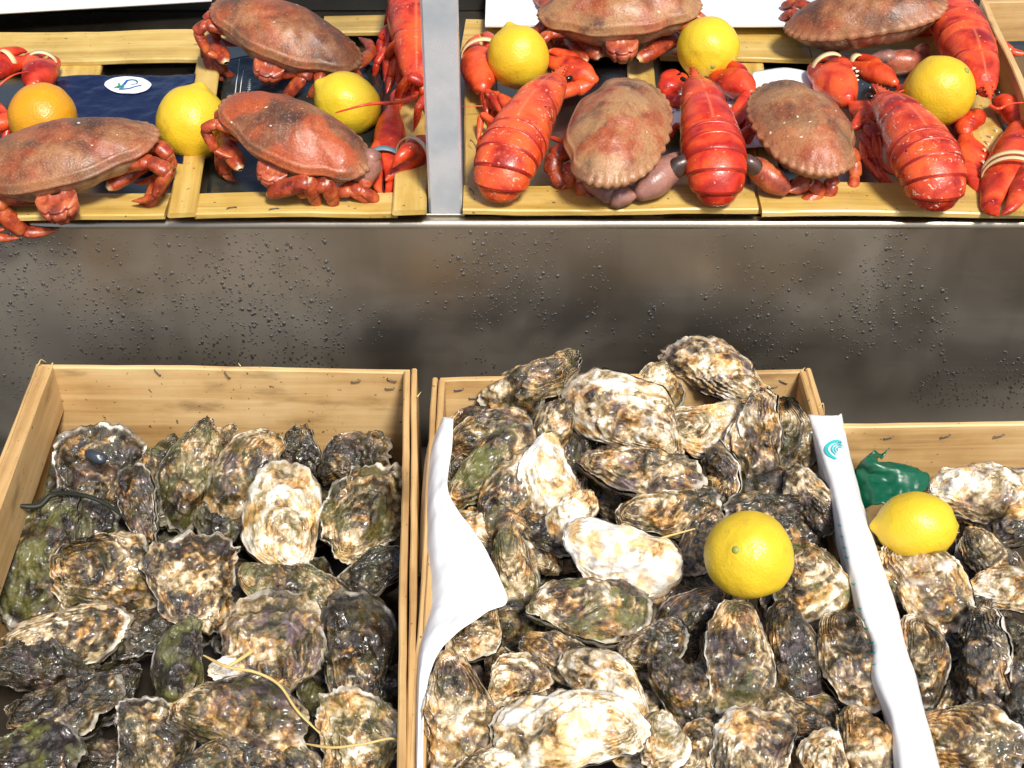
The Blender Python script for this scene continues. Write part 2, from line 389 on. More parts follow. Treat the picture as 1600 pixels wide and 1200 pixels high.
# back of the shelf: dark strip painted as gap shade, white boards behind
def slab(name, u0, u1, v0, v1, z, thick, mat, label, cat, v2=None):
    a, b, c = at(u0, v1, z), at(u1, v1, z), at((u0 + u1) / 2, v0, z)
    if v2 is not None: b = at(u1, v2, z)
    d = (b - a).normalized(); n = Vector((-d.y, d.x, 0)); dep = c.y - a.y
    o = box(name, (b - a).length, dep, thick, mat, None, tuple((a + b) / 2 + n * dep / 2 - Vector((0, 0, thick / 2))), basis(d, (0, 0, 1)), .002)
    return setp(o, label, cat)
ub = box("gap_shade_strip", 2.4, .012, .030, M['dark'], ctr, (0, 1.487, SZ + .0153), None, .001)  # black strip stands in for the shaded gap behind the trays

# ------------------------------------------------------------------ slatted trays on the shelf
def slat(parent, p0, p1, z, thick, seed, name="slat", mat='tray_wood', pieces=4):
    """plank between two pixel pairs: p0 = (u,v,u,v) across one end, p1 across the other, top at z"""
    a = (at(p0[0], p0[1], z) + at(p0[2], p0[3], z)) / 2; b = (at(p1[0], p1[1], z) + at(p1[2], p1[3], z)) / 2
    wd = ((at(p0[0], p0[1], z) - at(p0[2], p0[3], z)).length + (at(p1[0], p1[1], z) - at(p1[2], p1[3], z)).length) / 2
    c = (a + b) / 2; d = b - a
    if abs(d.y) > abs(d.x): wd = wd * abs(d.y) / d.length
    o = box(name, d.length, wd, thick, M[mat], parent, (c.x, c.y, z - thick / 2), basis(d, (0, 0, 1)), .0012, .0012, seed)
    return o
def staple(parent, p, d, up, ln=.0075):
    C = np.array(p); d = nv(d); up = nv(up)
    pts = [C - d * ln / 2 - up * .001, C - d * ln / 2 + up * .0006, C + d * ln / 2 + up * .0006, C + d * ln / 2 - up * .001]
    V, Q = sweep(catmull(pts, 7), .00048, .00048, up + .01, 5); s = Soup(); s.add(V, Q); s.build("staple", M['staple'], parent)
H1, H2 = SZ + .007, SZ + .013
t1 = thing("slatted_tray", J(330, 200, 0), "yellow wooden slatted tray under the three crabs beside the post's open side", "tray", "slatted trays on the counter")
t1["label"] = "yellow slatted wooden tray under three crabs and the blue printed bag"
slat(t1, (-30, 50, -30, 96), (318, 46, 318, 90), H2, .006, 1)
slat(t1, (505, 24, 505, 50), (640, 22, 640, 47), H2, .006, 2)
slat(t1, (322, 50, 348, 50), (255, 333, 312, 333), H2 + .0045, .0045, 3)
slat(t1, (92, 92, 160, 92), (20, 330, 106, 330), H1 - .0006, .006, 4)
slat(t1, (-30, 303, -30, 338), (262, 301, 262, 334), H2 - .002, .006, 5)
slat(t1, (308, 301, 308, 334), (622, 298, 622, 330), H2, .006, 6)
slat(t1, (626, 60, 668, 60), (612, 329, 668, 329), H2 + .004, .005, 7)
t2 = thing("slatted_tray", J(1150, 200, 0), "yellow slatted wooden tray under the lobsters and crabs behind the middle oyster crate", "tray", "slatted trays on the counter")
slat(t2, (724, 28, 724, 78), (1010, 34, 1010, 84), H2, .006, 8)
slat(t2, (1030, 36, 1030, 88), (1262, 42, 1262, 92), H2 + .001, .006, 9)
slat(t2, (1262, 42, 1262, 90), (1500, 46, 1500, 94), H2 - .001, .006, 19)
slat(t2, (724, 288, 724, 328), (1180, 288, 1180, 326), H2, .006, 10)
slat(t2, (1186, 286, 1186, 327), (1640, 286, 1640, 335), H2 - .001, .006, 11)
slat(t2, (728, 90, 772, 90), (724, 326, 788, 326), H1, .006, 12)
slat(t2, (1150, 70, 1184, 70), (1176, 326, 1232, 326), H1, .006, 13)
slat(t2, (1476, 80, 1520, 80), (1560, 330, 1620, 330), H2 + .004, .005, 14)
slat(t2, (980, 70, 1020, 70), (990, 326, 1040, 326), H1, .006, 15)
for (u, v, d, pr) in ((282, 321, (1, .1, 0), t1), (362, 325, (1, .25, 0), t1), (428, 327, (1, .25, 0), t1), (634, 326, (1, .2, 0), t1), (738, 222, (.5, -1, 0), t2), (737, 298, (.5, -1, 0), t2), (1473, 327, (1, .2, 0), t2), (1490, 318, (.3, 1, 0), t2)):
    staple(pr, at(u, v, H2 + .0015), d, (0, 0, 1))
# boards and dark gap behind the trays
slab("white_board", -80, 330, -140, 21, SZ + .03, .005, M['foam'], "white board behind the tray with the blue bag", "board", -3)
slab("white_board", 758, 1262, -140, 37, SZ + .03, .005, M['foam'], "white board behind the crab between two lemons", "board")
slab("grey_board", 1266, 1540, -140, 33, SZ + .03, .005, M['foam2'], "pale grey board behind the dark crab and the raised lobster tail", "board")

sb = thing("wooden_box", J(1590, 60, .03), "small rough wooden box at the frame's top corner behind the upturned lobster", "box")
a_, b_, c_ = J(1536, 10, .045), J(1640, 250, .045), J(1700, 4, .045)
d_ = b_ - a_; d_.z = 0; box("side_board", d_.length, .007, .045, M['crate_wood'], sb, ((a_.x + b_.x) / 2, (a_.y + b_.y) / 2, SZ + .030), basis(d_, (0, 0, 1)), .001, .001, 71)
d_ = c_ - a_; d_.z = 0; box("back_board", d_.length, .006, .045, M['crate_wood'], sb, ((a_.x + c_.x) / 2, a_.y + .002, SZ + .029), basis(d_, (0, 0, 1)), .001, .001, 72)
# ------------------------------------------------------------------ thin sheets
def patch(rows, nu=24, nvv=30, wrinkle=0.0, seed=0, freq=40):
    """rows of world points -> smooth grid; returns the grid (nvv, nu, 3)"""
    R = np.array([catmull([tuple(p) for p in r], nu) for r in rows])
    Gd = np.stack([catmull(R[:, k], nvv) for k in range(nu)], 1)
    if wrinkle:
        Gd[..., 2] += fbm(Gd * freq + seed, seed, 3) * wrinkle
    return Gd
def sheet(name, Gd, mat, parent=None, label=None, cat=None, thick=.0005, loc=None):
    a, b = Gd.shape[:2]; T = np.roll(Gd, 0); n_ = np.cross(np.gradient(Gd, axis=1), np.gradient(Gd, axis=0)); n_ /= np.linalg.norm(n_, axis=2)[..., None] + 1e-12
    n_ *= np.sign((n_ * np.array([0, -.4, .9])).sum(2))[..., None]
    c = Gd.reshape(-1, 3).mean(0)
    V = np.concatenate([Gd.reshape(-1, 3), (Gd - n_ * thick).reshape(-1, 3)]) - c
    Q = list(gq(a, b, False)) + [q[::-1] for q in gq(a, b, False, a * b)]
    for j in range(b - 1):
        for i, s_ in ((0, 1), (a - 1, -1)): Q.append([i * b + j, a * b + i * b + j, a * b + i * b + j + 1, i * b + j + 1][::s_])
    for i in range(a - 1):
        for j, s_ in ((0, -1), (b - 1, 1)): Q.append([i * b + j, a * b + i * b + j, a * b + (i + 1) * b + j, (i + 1) * b + j][::s_])
    o = link(name, mk(name, V, np.array(Q)), parent, c, mat); return setp(o, label, cat)
def on_patch(Gd, s, t, lift=.0006):
    a, b = Gd.shape[:2]; i, j = min(max(t, 0), .999) * (a - 1), min(max(s, 0), .999) * (b - 1); i0, j0 = int(i), int(j); fi, fj = i - i0, j - j0
    P = (Gd[i0, j0] * (1 - fi) + Gd[i0 + 1, j0] * fi) * (1 - fj) + (Gd[i0, j0 + 1] * (1 - fi) + Gd[i0 + 1, j0 + 1] * fi) * fj
    n_ = np.cross(Gd[i0, j0 + 1] - Gd[i0, j0], Gd[i0 + 1, j0] - Gd[i0, j0]); n_ /= np.linalg.norm(n_) + 1e-12
    n_ *= 1 if n_[2] - .3 * n_[1] > 0 else -1
    return P + n_ * lift, n_
def stroke(s, Gd, pts, wd, lift=.0005, n=10):
    """a flat printed line on a patch, pts in (s,t)"""
    q = catmull(pts, n); P = np.array([on_patch(Gd, a, b, lift)[0] for a, b in q]); Nn = np.array([on_patch(Gd, a, b)[1] for a, b in q])
    T = np.gradient(P, axis=0); B = np.cross(Nn, T); B /= np.linalg.norm(B, axis=1)[:, None] + 1e-12
    wv = np.broadcast_to(wd, len(P))[:, None] / 2
    V = np.stack([P - B * wv, P + B * wv], 1).reshape(-1, 3)
    s.add(V, [[2 * i, 2 * i + 1, 2 * i + 3, 2 * i + 2] for i in range(len(P) - 1)])
Gb = patch([[J(86, 119, .011), J(150, 117, .014), J(230, 118, .013), J(306, 116, .019)], [J(84, 150, .011), J(150, 150, .012), J(230, 150, .014), J(300, 150, .020)],
            [J(70, 200, .010), J(150, 200, .011), J(230, 200, .013), J(290, 200, .019)], [J(60, 260, .009), J(150, 260, .009), J(230, 258, .009), J(286, 255, .019)]], 60, 50, .0009, 3, 70)
bag = sheet("printed_bag", Gb, M['navy'], None, "navy blue plastic bag with a white oval emblem lying on the tray", "bag")
s = Soup(); th = np.linspace(0, 2 * np.pi, 40, endpoint=False); V = [on_patch(Gb, .54, .185, .0008)[0]]; nr_ = 5
rings = np.array([[on_patch(Gb, .545 + .152 * k * math.cos(a), .175 + .135 * k * math.sin(a), .0009)[0] for a in th] for k in np.linspace(.01, 1, nr_)])
s.add(rings.reshape(-1, 3), gq(nr_, 40)); em = s.build("emblem", M['print_white'], bag)
cx, cy = .545, .175
s = Soup(); stroke(s, Gb, [(cx - .07, cy + .07), (cx - .03, cy + .02), (cx - .005, cy - .05), (cx + .04, cy - .07), (cx + .062, cy - .03), (cx + .05, cy + .0), (cx + .015, cy + .005)], np.array([.001, .002, .003, .003, .0022, .0015, .0014, .0012, .001, .0008]), .0016)
stroke(s, Gb, [(cx - .06, cy + .082), (cx + .01, cy + .07), (cx + .085, cy + .03)], .002, .0016); s.build("blue_swirl", M['print_blue'], em)
s = Soup(); stroke(s, Gb, [(cx - .085, cy + .07), (cx - .055, cy + .03), (cx - .06, cy + .0)], .002, .0017); stroke(s, Gb, [(cx - .05, cy + .075), (cx - .03, cy + .045), (cx - .035, cy + .015)], .002, .0017)
stroke(s, Gb, [(cx + .01, cy - .065), (cx + .045, cy - .055), (cx + .055, cy - .03)], .0012, .0018); s.build("green_swirl", M['print_green'], em)
Gk = patch([[J(352, 92, .010), J(430, 84, .010), J(530, 80, .010), J(600, 76, .009)], [J(346, 150, .009), J(430, 150, .009), J(520, 150, .009), J(598, 150, .009)],
            [J(336, 220, .008), J(430, 220, .007), J(520, 220, .008), J(600, 220, .008)], [J(322, 305, .004), J(430, 305, .004), J(520, 303, .005), J(600, 300, .006)]], 40, 50, .0010, 9, 55)
film = sheet("plastic_film", Gk, M['blackfilm'], None, "dark plastic film with fine white print under two crabs", "plastic film")
s = Soup()
rng = random.Random(5)
for k in range(2): stroke(s, Gk, [(.10 + .03 * k, .02 + .1 * k), (.085 + .03 * k, .3), (.07 + .03 * k, .62)], .0006, .0005, 16)
for k in range(26):
    t0 = .20 + k * .017; a = .165 - .03 * (t0 - .2); wv = rng.uniform(.006, .02)
    stroke(s, Gk, [(a, t0), (a + wv, t0 + .004), (a + wv * .4, t0 + .012)], .0006, .0005, 5)
for k in range(5): stroke(s, Gk, [(.40 + .035 * k, .475), (.40 + .035 * k, .43)], .0016, .0005, 3)
s.build("white_print", M['print_white'], film)["kind"] = "stuff"
Gc = patch([[J(1176, 112, .016), J(1225, 106, .020), J(1268, 113, .020)], [J(1172, 150, .016), J(1222, 145, .018), J(1272, 150, .017)], [J(1164, 230, .016), J(1222, 228, .016), J(1290, 228, .015)]], 24, 24, .0006, 2, 50)
sheet("price_card", Gc, M['paper'], None, "blank white paper card standing out behind the crab next to the plain red lobster", "paper")
Gt = patch([[J(1040, 128, .014), J(1095, 122, .016), J(1150, 118, .016)], [J(1036, 165, .014), J(1095, 160, .016), J(1152, 157, .016)], [J(1030, 200, .014), J(1095, 198, .014), J(1160, 196, .014)]], 24, 24, .0005, 6, 50)
tc = sheet("written_note", Gt, M['paper'], None, "cream note with handwriting partly hidden by the plain red lobster", "note")
s = Soup()
for t0 in (.22, .36, .5, .64):
    for (s0, s1) in ((.03, .32), (.66, .97)):
        x = s0 + rng.uniform(0, .04); k = 0
        while x < s1:
            wv = rng.uniform(.03, .07); pts = [(x + wv * i / 5, t0 + rng.uniform(-.028, .028) * (2 if i in (1, 3) else .6)) for i in range(6)]
            stroke(s, Gt, pts, .0008, .0006, 16); x += wv + .02
s.build("handwriting", M['ink'], tc)["kind"] = "stuff"

# ------------------------------------------------------------------ lemons
def lemon(u, v, rpx, h, label, axis, col=(0.5, 0, 0), long=1.12, stem=None, base=SZ, seed=0, group="lemons on the slatted trays"):
    p = at(u, v, base + h); r = rpx * px(p); ax = Vector(axis).normalized()
    n, m = 56, 72; ph = np.linspace(0, np.pi, n); th = np.linspace(0, 2 * np.pi, m, endpoint=False)
    Z = np.cos(ph); rr = np.sin(ph) ** .96
    nip = .16 * np.exp(-((ph) / .20) ** 2) + .05 * np.exp(-((np.pi - ph) / .16) ** 2) - .05 * np.exp(-((np.pi - ph) / .07) ** 2)
    V = np.stack([np.outer(rr, np.cos(th)), np.outer(rr, np.sin(th)), np.repeat((Z * long)[:, None], m, 1) + (nip * np.sign(Z))[:, None]], -1)
    V *= (1 + .028 * fbm(V * 1.6 + seed * 9.1, seed, 3))[..., None] * r
    q = Vector((0, 0, 1)).rotation_difference(ax); R = np.array(q.to_matrix()); V = V.reshape(-1, 3) @ R.T
    o = thing("lemon", p, label, "lemon", group)
    b = link("peel", mk("peel", V, gq(n, m)), o, p, M['lemon']); b.color = (*col, 1)
    s = Soup(); d = np.array(ax) * (-1 if stem != 'tip' else 1)
    e = d * r * (long + (.0 if stem != 'tip' else .14)); rad = r * .085
    C = np.array([e - d * r * .03, e + d * r * .015, e + d * r * .045, e + d * r * .055]); rl = [rad, rad * 1.05, rad * .7, rad * .05]; s.add(*sweep(C, rl, rl, rad_ref(d), 10))
    s.build("stem_button", M['stem'], o, None).location = tuple((C.mean(0)))
    return o
def rad_ref(d): return np.array([.31, .22, .9]) if abs(d[2]) < .9 else np.array([1., .1, 0])
lemon(67, 184, 52, .034, "orange tinted lemon behind the crab that overhangs the counter edge", (-.2, .8, .5), (.5, 1., 0), 1.03, seed=1)
lemon(300, 192, 55, .036, "lemon with its nipple up, between the blue bag and a crab", (.25, .5, .8), (.5, .22, 0), 1.05, seed=2)
lemon(543, 162, 48, .032, "lemon behind a crab with a lobster feeler lying across it", (-.75, .1, .55), (.5, .06, 0), 1.10, seed=3)
lemon(810, 89, 48, .045, "lemon held in the bent claw of the lobster beside the steel post", (-.25, .55, .75), (.5, .18, 0), 1.03, seed=4)
lemon(1106, 76, 49, .046, "lemon with its green stem end showing above the plain red lobster", (-.05, .88, .10), (.5, .12, 0), 1.02, seed=5)
lemon(1467, 143, 54, .048, "lemon leaning between the white flecked lobster and the upturned lobster", (-.5, .3, -.75), (.5, .3, 0), 1.05, seed=6)

# ------------------------------------------------------------------ limbs shared by crabs and lobsters
def limb(joints, radii, flat=.8, ref=(0, 0, 1), ns=14, bumpy=0.0, seed=0):
    """a jointed leg: every stretch swells and narrows at its joints; t runs high near the joints"""
    s = Soup(); joints = [np.array(j, float) for j in joints]
    for k in range(len(joints) - 1):
        a, b = joints[k], joints[k + 1]; L = np.linalg.norm(b - a); r = radii[k]; r2 = radii[k + 1] if k + 1 < len(radii) else r * .3
        last = k == len(joints) - 2; n = 15; x = np.linspace(0, 1, n)
        pr = np.interp(x, [0, .05, .14, .30, .6, .85, .95, 1], [.25, .62, .80, .96, 1.0, .97, .80, .2]) if not last else np.interp(x, [0, .05, .15, .35, .7, .93, 1], [.2, .62, .9, .95, .62, .22, .03])
        rad = pr * (r + (r2 - r) * x * (.55 if not last else .2))
        d = b - a; a2 = a - d * min(.25, .35 * r / L); b2 = b + d * (0 if last else min(.2, .3 * r / L))
        bow = nv(np.cross(d, np.cross(np.array(ref, float), d))) * L * .04 * (1 if not last else -1.6)
        C = a2 + np.outer(x, b2 - a2) + np.outer(np.sin(x * np.pi), bow)
        V, Q = sweep(C, rad, rad * flat, np.array(ref) + np.array([.013, .017, .011]), ns)
        if bumpy: V = V + (V - np.repeat(C, ns, 0)) * (fbm(V * 160, seed, 2) * bumpy)[:, None]
        tt = np.repeat(np.clip(np.maximum(1 - x / .16, (0 if last else 1) * (1 - (1 - x) / .12)), 0, 1), ns)
        s.add(V, Q, tt)
    return s
def pincer(wrist, tip, side, width, thick=.55, gape=.0, finger=.5):
    """claw in world space: palm with fixed finger, movable finger; side = where the movable finger sits"""
    w_, t_ = np.array(wrist, float), np.array(tip, float); L = np.linalg.norm(t_ - w_); X = (t_ - w_) / L
    Y = nv(np.array(side, float) - X * np.dot(side, X)); Z = np.cross(X, Y); Wd = width
    def W(x, y, z=0): return w_ + X * L * x + Y * Wd * y + Z * Wd * z
    def loft(cl, hw, th, n=26, ns=22, p=.9):
        c = catmull(cl, n); h = np.interp(np.linspace(0, 1, n), np.linspace(0, 1, len(hw)), hw); h = np.convolve(np.pad(h, 2, 'edge'), [.1, .2, .4, .2, .1], 'valid'); q = np.interp(np.linspace(0, 1, n), np.linspace(0, 1, len(th)), th); q = np.convolve(np.pad(q, 2, 'edge'), [.1, .2, .4, .2, .1], 'valid')
        h[0] = h[-1] = .005; q[0] = q[-1] = .005
        C = np.array([W(a, b) for a, b in c]); an = np.linspace(0, 2 * np.pi, ns, endpoint=False)
        tan = np.gradient(c * np.array([L, Wd]), axis=0); tan /= np.linalg.norm(tan, axis=1)[:, None]
        lat = np.outer(-tan[:, 1], X) + np.outer(tan[:, 0], Y)
        V = C[:, None] + lat[:, None] * (np.cos(an)[None, :, None] * (h * Wd)[:, None, None]) + Z * (np.sin(an)[None, :, None] * (q * Wd)[:, None, None])
        return V.reshape(-1, 3), gq(n, ns)
    f = finger
    palm = loft([(-.02, 0), (.10, 0), (f * .5, .0), (f, -.06), (f + (1 - f) * .4, -.20), (f + (1 - f) * .75, -.22), (1, -.06 - gape * .2)],
                [.14, .24, .40, .47, .25, .17, .02], [x * thick for x in (.2, .36, .56, .52, .30, .18, .03)])
    fin = loft([(f * .80, .22), (f + .06, .28), (f + (1 - f) * .45, .24 + gape * .5), (f + (1 - f) * .8, .14 + gape * .6), (.985, -.02 + gape * .5)],
               [.12, .20, .20, .13, .02], [x * thick for x in (.2, .36, .30, .18, .03)])
    return palm, fin, W, L
def band_on(W, x, hw, th, y=0.0, wd=.05, L=1., width=1., rad=.0008, tilt=0.):
    th_ = np.linspace(0, 2 * np.pi, 40, endpoint=False); prof = np.array([(-1, 1), (1, 1), (1, 0), (-1, 0)])
    V = np.array([[W(x + a * wd + tilt * math.cos(t), y + math.cos(t) * (hw + .03 * b), math.sin(t) * (th + .03 * b)) for (a, b) in prof] for t in th_]).reshape(-1, 3)
    i = np.arange(40); j = (i + 1) % 40
    Q = np.concatenate([np.stack([i * 4 + k, i * 4 + (k + 1) % 4, j * 4 + (k + 1) % 4, j * 4 + k], -1) for k in range(4)])
    s = Soup(); s.add(V, Q); return s

# ------------------------------------------------------------------ crabs
def carapace(a, bf, bb, H, seed, lobes=9):
    nr, ns = 46, 200; th = np.linspace(0, 2 * np.pi, ns, endpoint=False)          # th = 0 towards +x, pi/2 forward
    c, s_ = np.cos(th), np.sin(th)
    x = np.sign(c) * np.abs(c) ** .92 * a; y = np.where(s_ > 0, bf * np.abs(s_) ** .95, -bb * np.abs(s_) ** 1.0)
    flat = np.clip((s_ < 0) * (-s_) - .55, 0, 1) / .45; y = np.where(s_ < 0, y * (1 - .10 * flat ** 2), y)
    y = np.where((s_ < 0), y + bb * .16 * np.exp(-((np.abs(c) - .62) / .2) ** 2), y)
    ang = np.abs((th - np.pi / 2 + np.pi) % (2 * np.pi) - np.pi)                  # 0 at the front, pi at the back
    lat = np.clip((ang - .30) / .1, 0, 1) * np.clip((1.80 - ang) / .12, 0, 1)
    ph = (ang - .30) / 1.5 * lobes; lob = np.abs(np.sin(ph * np.pi)) ** .55
    sc = 1 + lat * (.050 * lob - .024); fr = np.clip((.30 - ang) / .05, 0, 1); sc += fr * (.03 * np.cos(ang * 38) - .01)
    t = np.linspace(0, 1, nr) ** .72
    X = np.outer(t, x); Y = np.outer(t, y)
    k = 1 + (sc - 1)[None] * np.clip((t - .90) / .1, 0, 1)[:, None]; X *= k; Y *= k
    Z = H * (1 - t ** 2.5)[:, None] ** .80 * np.ones(ns)[None]
    Z += H * .10 * np.exp(-((Y - bf * .15) / (bf * .5)) ** 2 - (X / (a * .33)) ** 2)
    Q3 = np.stack([np.abs(X) / a * 2.6, Y / a * 2.6, X * 0 + seed * 3.7], -1); edge = (1 - t ** 6)[:, None]
    Z += H * .075 * fbm(Q3, seed, 3) * edge
    P3 = np.stack([X / a * 9, Y / a * 9, X * 0 + seed], -1); Z += H * .014 * fbm(P3, seed + 5, 3)
    # grooves between the pie crust lobes, ridge inside the smooth hind margin
    Z -= lat[None] * (H * .05 * (1 - lob) ** 2)[None] * np.clip((t - .885) / .09, 0, 1)[:, None]
    hind = np.clip((ang - 1.75) / .25, 0, 1)
    Z += hind[None] * H * (.055 * np.exp(-((t - .935) / .020) ** 2) - .06 * np.exp(-((t - .975) / .014) ** 2))[:, None]
    Z += (1 - hind)[None] * H * (.05 * np.exp(-((t - .985) / .02) ** 2))[:, None]
    Z[-1] -= 0
    tt = np.clip((t - .86) / .12, 0, 1)[:, None] * (1 - .75 * hind)[None] * (.55 + .45 * lob)[None]; tt = np.maximum(tt, hind[None] * .5 * np.exp(-((t - .935) / .018) ** 2)[:, None])
    V = np.stack([X, Y, Z], -1)
    rim = V[-1]; under = np.stack([rim * np.array([.985, .985, 1]) + np.array([0, 0, -H * .05]), rim * np.array([.93, .93, 1]) + np.array([0, 0, -H * .09])])
    V = np.concatenate([V, under]); tt = np.concatenate([tt, np.zeros((2, ns))])
    r0 = rim * np.array([.95, .95, 1]) + np.array([0, 0, -H * .05]); U = []
    for k_, z_ in ((1, 0), (.97, -.16), (.90, -.36), (.78, -.60), (.55, -.76), (.25, -.82), (.01, -.82)):
        q = r0 * np.array([k_, k_, 1]); q = q + np.array([0, 0, H * z_]); U.append(q)
    U = np.array(U); U += (fbm(U / a * 4, seed, 3) * H * .05)[..., None] * np.array([0, 0, 1])
    return V.reshape(-1, 3), gq(nr + 2, ns), tt.ravel(), U.reshape(-1, 3), gq(7, ns)
def crab(u, v, h, half, yaw, tilt, label, col, seed=0, roll=0., tilt_dir=None, ratio=(.52, .66), H=.30, legs=None, skip=(), claws=(), abdomen=True, hide=None, auto_claw=(1, 1)):
    """half: half width in m; yaw: heading of the head (0 = photo's right, 90 = away); tilt: lean of the back towards the viewer"""
    p = J(u, v, h); a = half; o = thing("brown_crab", p, label, "crab", "brown crabs on the slatted trays")
    fw = Vector((math.cos(math.radians(yaw)), math.sin(math.radians(yaw)), 0)); n = Vector((0, 0, 1))
    td = Vector(tilt_dir if tilt_dir else (0, -1, 0)).normalized()
    q = Matrix.Rotation(math.radians(tilt), 3, n.cross(td))
    fw = q @ fw; n = q @ n; q2 = Matrix.Rotation(math.radians(roll), 3, fw); n = q2 @ n
    sd = fw.cross(n); R = np.array([[sd.x, fw.x, n.x], [sd.y, fw.y, n.y], [sd.z, fw.z, n.z]])
    def L(x, y, z): return R @ (np.array([x, y, z]) * a) + np.array(p)
    V, Q, tt, U, Qu = carapace(a, a * ratio[0], a * ratio[1], a * H, seed)
    c = link("carapace", mk("carapace", V @ R.T, Q, True, {"t": tt}), o, p, M['crab_shell']); c.color = (*col, 1)
    link("underside", mk("underside", U @ R.T, Qu), o, p, M['crab_under'])
    rng = random.Random(seed)
    if abdomen:
        m_, w_ = 40, 25; q = np.linspace(0, 1, m_); e = np.linspace(-1, 1, w_)
        pth = catmull([(-.46, -.08), (-.55, -.12), (-.59, -.20), (-.57, -.29), (-.48, -.36), (-.30, -.40)], m_); ww = np.interp(q, [0, .2, .5, .8, 1], [.15, .20, .19, .14, .07])
        bumpy = .045 * np.abs(np.sin(q * 5 * np.pi)) ** .5; nn = np.stack([-np.gradient(pth[:, 1]), np.gradient(pth[:, 0])], -1); nn /= np.linalg.norm(nn, axis=1)[:, None]
        prof = (1 - np.abs(e) ** 2.6) * .05 - .035 * np.exp(-((np.abs(e) - .42) / .09) ** 2)
        hh = bumpy[:, None] * (1 - np.abs(e) ** 4)[None] + prof[None]; s = Soup()
        s.add(np.array([[L(ww[a1] * e[b1], pth[a1, 0] - abs(hh[a1, b1]) * abs(nn[a1, 0]) + .05 * e[b1] ** 2, pth[a1, 1] - hh[a1, b1] * abs(nn[a1, 1]) * .6) for b1 in range(w_)] for a1 in range(m_)]).reshape(-1, 3), gq(m_, w_, False))
        s.build("abdomen", M['crab_leg'], o).color = (col[0], col[1], .15, 1)
    # folded walking legs where the photograph does not show a pose of their own
    for sx in (-1, 1):
        for k in range(4):
            if (sx, k) in skip: continue
            y0 = .12 - .20 * k; rr = a * (.105, .105, .10, .088)[k]
            jn = [L(sx * .50, y0, -.20), L(sx * (.92 + .05 * rng.uniform(-1, 1)), y0 - .10 - .08 * k, -.10), L(sx * 1.04, y0 - .16 - .10 * k, -.20), L(sx * (.86), y0 - .18 - .12 * k, -.40), L(sx * .60, y0 - .12 - .12 * k, -.44)]
            lg = limb(jn, [rr, rr * .85, rr * .8, rr * .55], .72, R[:, 2], 12, .05, seed + k).build("walking_leg", M['crab_leg'], o); lg.color = (col[0], col[1], 0, 1)
    for kk, lgd in enumerate(legs or []):
        jn = [np.array(J(*q_)) for q_ in lgd[0]]; rr = lgd[1] * px(p) * .86
        rad = [rr, rr * .92, rr * .86, rr * .6][:len(jn) - 1] if len(jn) > 3 else [rr, rr * .9, rr * .6][:len(jn) - 1]
        lg = limb(jn, rad, .74, (0, -.5, .85), 16, .06, seed + 20 + kk).build("walking_leg", M['crab_leg'], o); lg.color = (col[0], col[1], 0, 1)
    cl = list(claws)
    for sx, on in zip((-1, 1), auto_claw):
        if not on: continue
        cl.append(dict(w=[L(sx * .42, .30, -.22), L(sx * .78, .42, -.24), L(sx * .72, .60, -.28)], tip=L(sx * .08, .66, -.36), side=R @ np.array([0, .3, 1.]), wd=.30 * a / px(p), pale=.5))
    for d in cl:
        pts = [np.array(J(*q_)) if len(q_) == 3 and not isinstance(q_, np.ndarray) else q_ for q_ in d['w']]
        tip = d['tip'] if isinstance(d['tip'], np.ndarray) else np.array(J(*d['tip'])); wd = d['wd'] * px(p)
        s = limb(pts, [wd * .30, wd * .34, wd * .3], .85, (0, -.4, .9), 18, .03, seed)
        arm = s.build("claw_arm", M['crab_leg'], o); arm.color = (col[0], col[1], d.get('pale', 1.), 1)
        palm, fin, W, LL = pincer(pts[-1], tip, d['side'], wd, .72, d.get('gape', 0.), .58)
        s = Soup(); V = palm[0]; V = V + (V - V.mean(0)) * (fbm(V * 70, seed, 3) * .03)[:, None]; s.add(V, palm[1], 0.); pm = s.build("claw", M['crab_leg'], o); pm.color = (col[0], col[1], d.get('pale', 1.), 1)
        s = Soup(); s.add(*fin, 0.); s.build("claw_finger", M['claw_tip'] if d.get('dark', 1) else M['crab_leg'], pm)
    return o

crab(88, 247, .050, .090, 98, 2, "crab at the tray corner, one claw tipped leg hanging over the steel edge", (.5, .45, .25), 1, roll=-9, H=.29, ratio=(.50, .58),
     legs=[([(172, 292, .026), (248, 238, .040), (262, 262, .036), (232, 322, .010), (186, 330, .004)], 20), ([(205, 272, .03), (256, 226, .04), (268, 262, .03), (246, 310, .008), (200, 318, .004)], 15),
           ([(88, 306, .022), (8, 306, .026), (-8, 322, .022), (36, 362, -.006), (92, 360, -.006)], 22), ([(60, 296, .024), (-30, 300, .026), (-45, 330, .02), (-5, 370, .0), (30, 372, -.004)], 16)],
     skip=[(1, 3), (1, 2), (-1, 3), (-1, 2)])
crab(447, 56, .056, .078, 74, 6, "greyish brown crab at the back of the tray, above the other round backed crab", (.42, .55, .12), 2, roll=15, H=.34, ratio=(.52, .60),
     legs=[([(352, 96, .034), (330, 58, .040), (328, 84, .030), (350, 112, .014), (372, 122, .006)], 16), ([(345, 90, .034), (324, 66, .036), (322, 90, .025), (338, 118, .010), (362, 126, .005)], 13), ([(418, 118, .026), (482, 106, .036), (474, 122, .03), (446, 154, .008), (418, 158, .004)], 17),
           ([(455, 118, .024), (500, 110, .034), (500, 130, .026), (486, 150, .01), (470, 158, .004)], 13), ([(500, 110, .026), (560, 104, .026), (582, 82, .024), (574, 66, .022), (560, 58, .02)], 14)],
     skip=[(-1, 3), (-1, 2), (1, 3), (1, 2), (1, 1)])
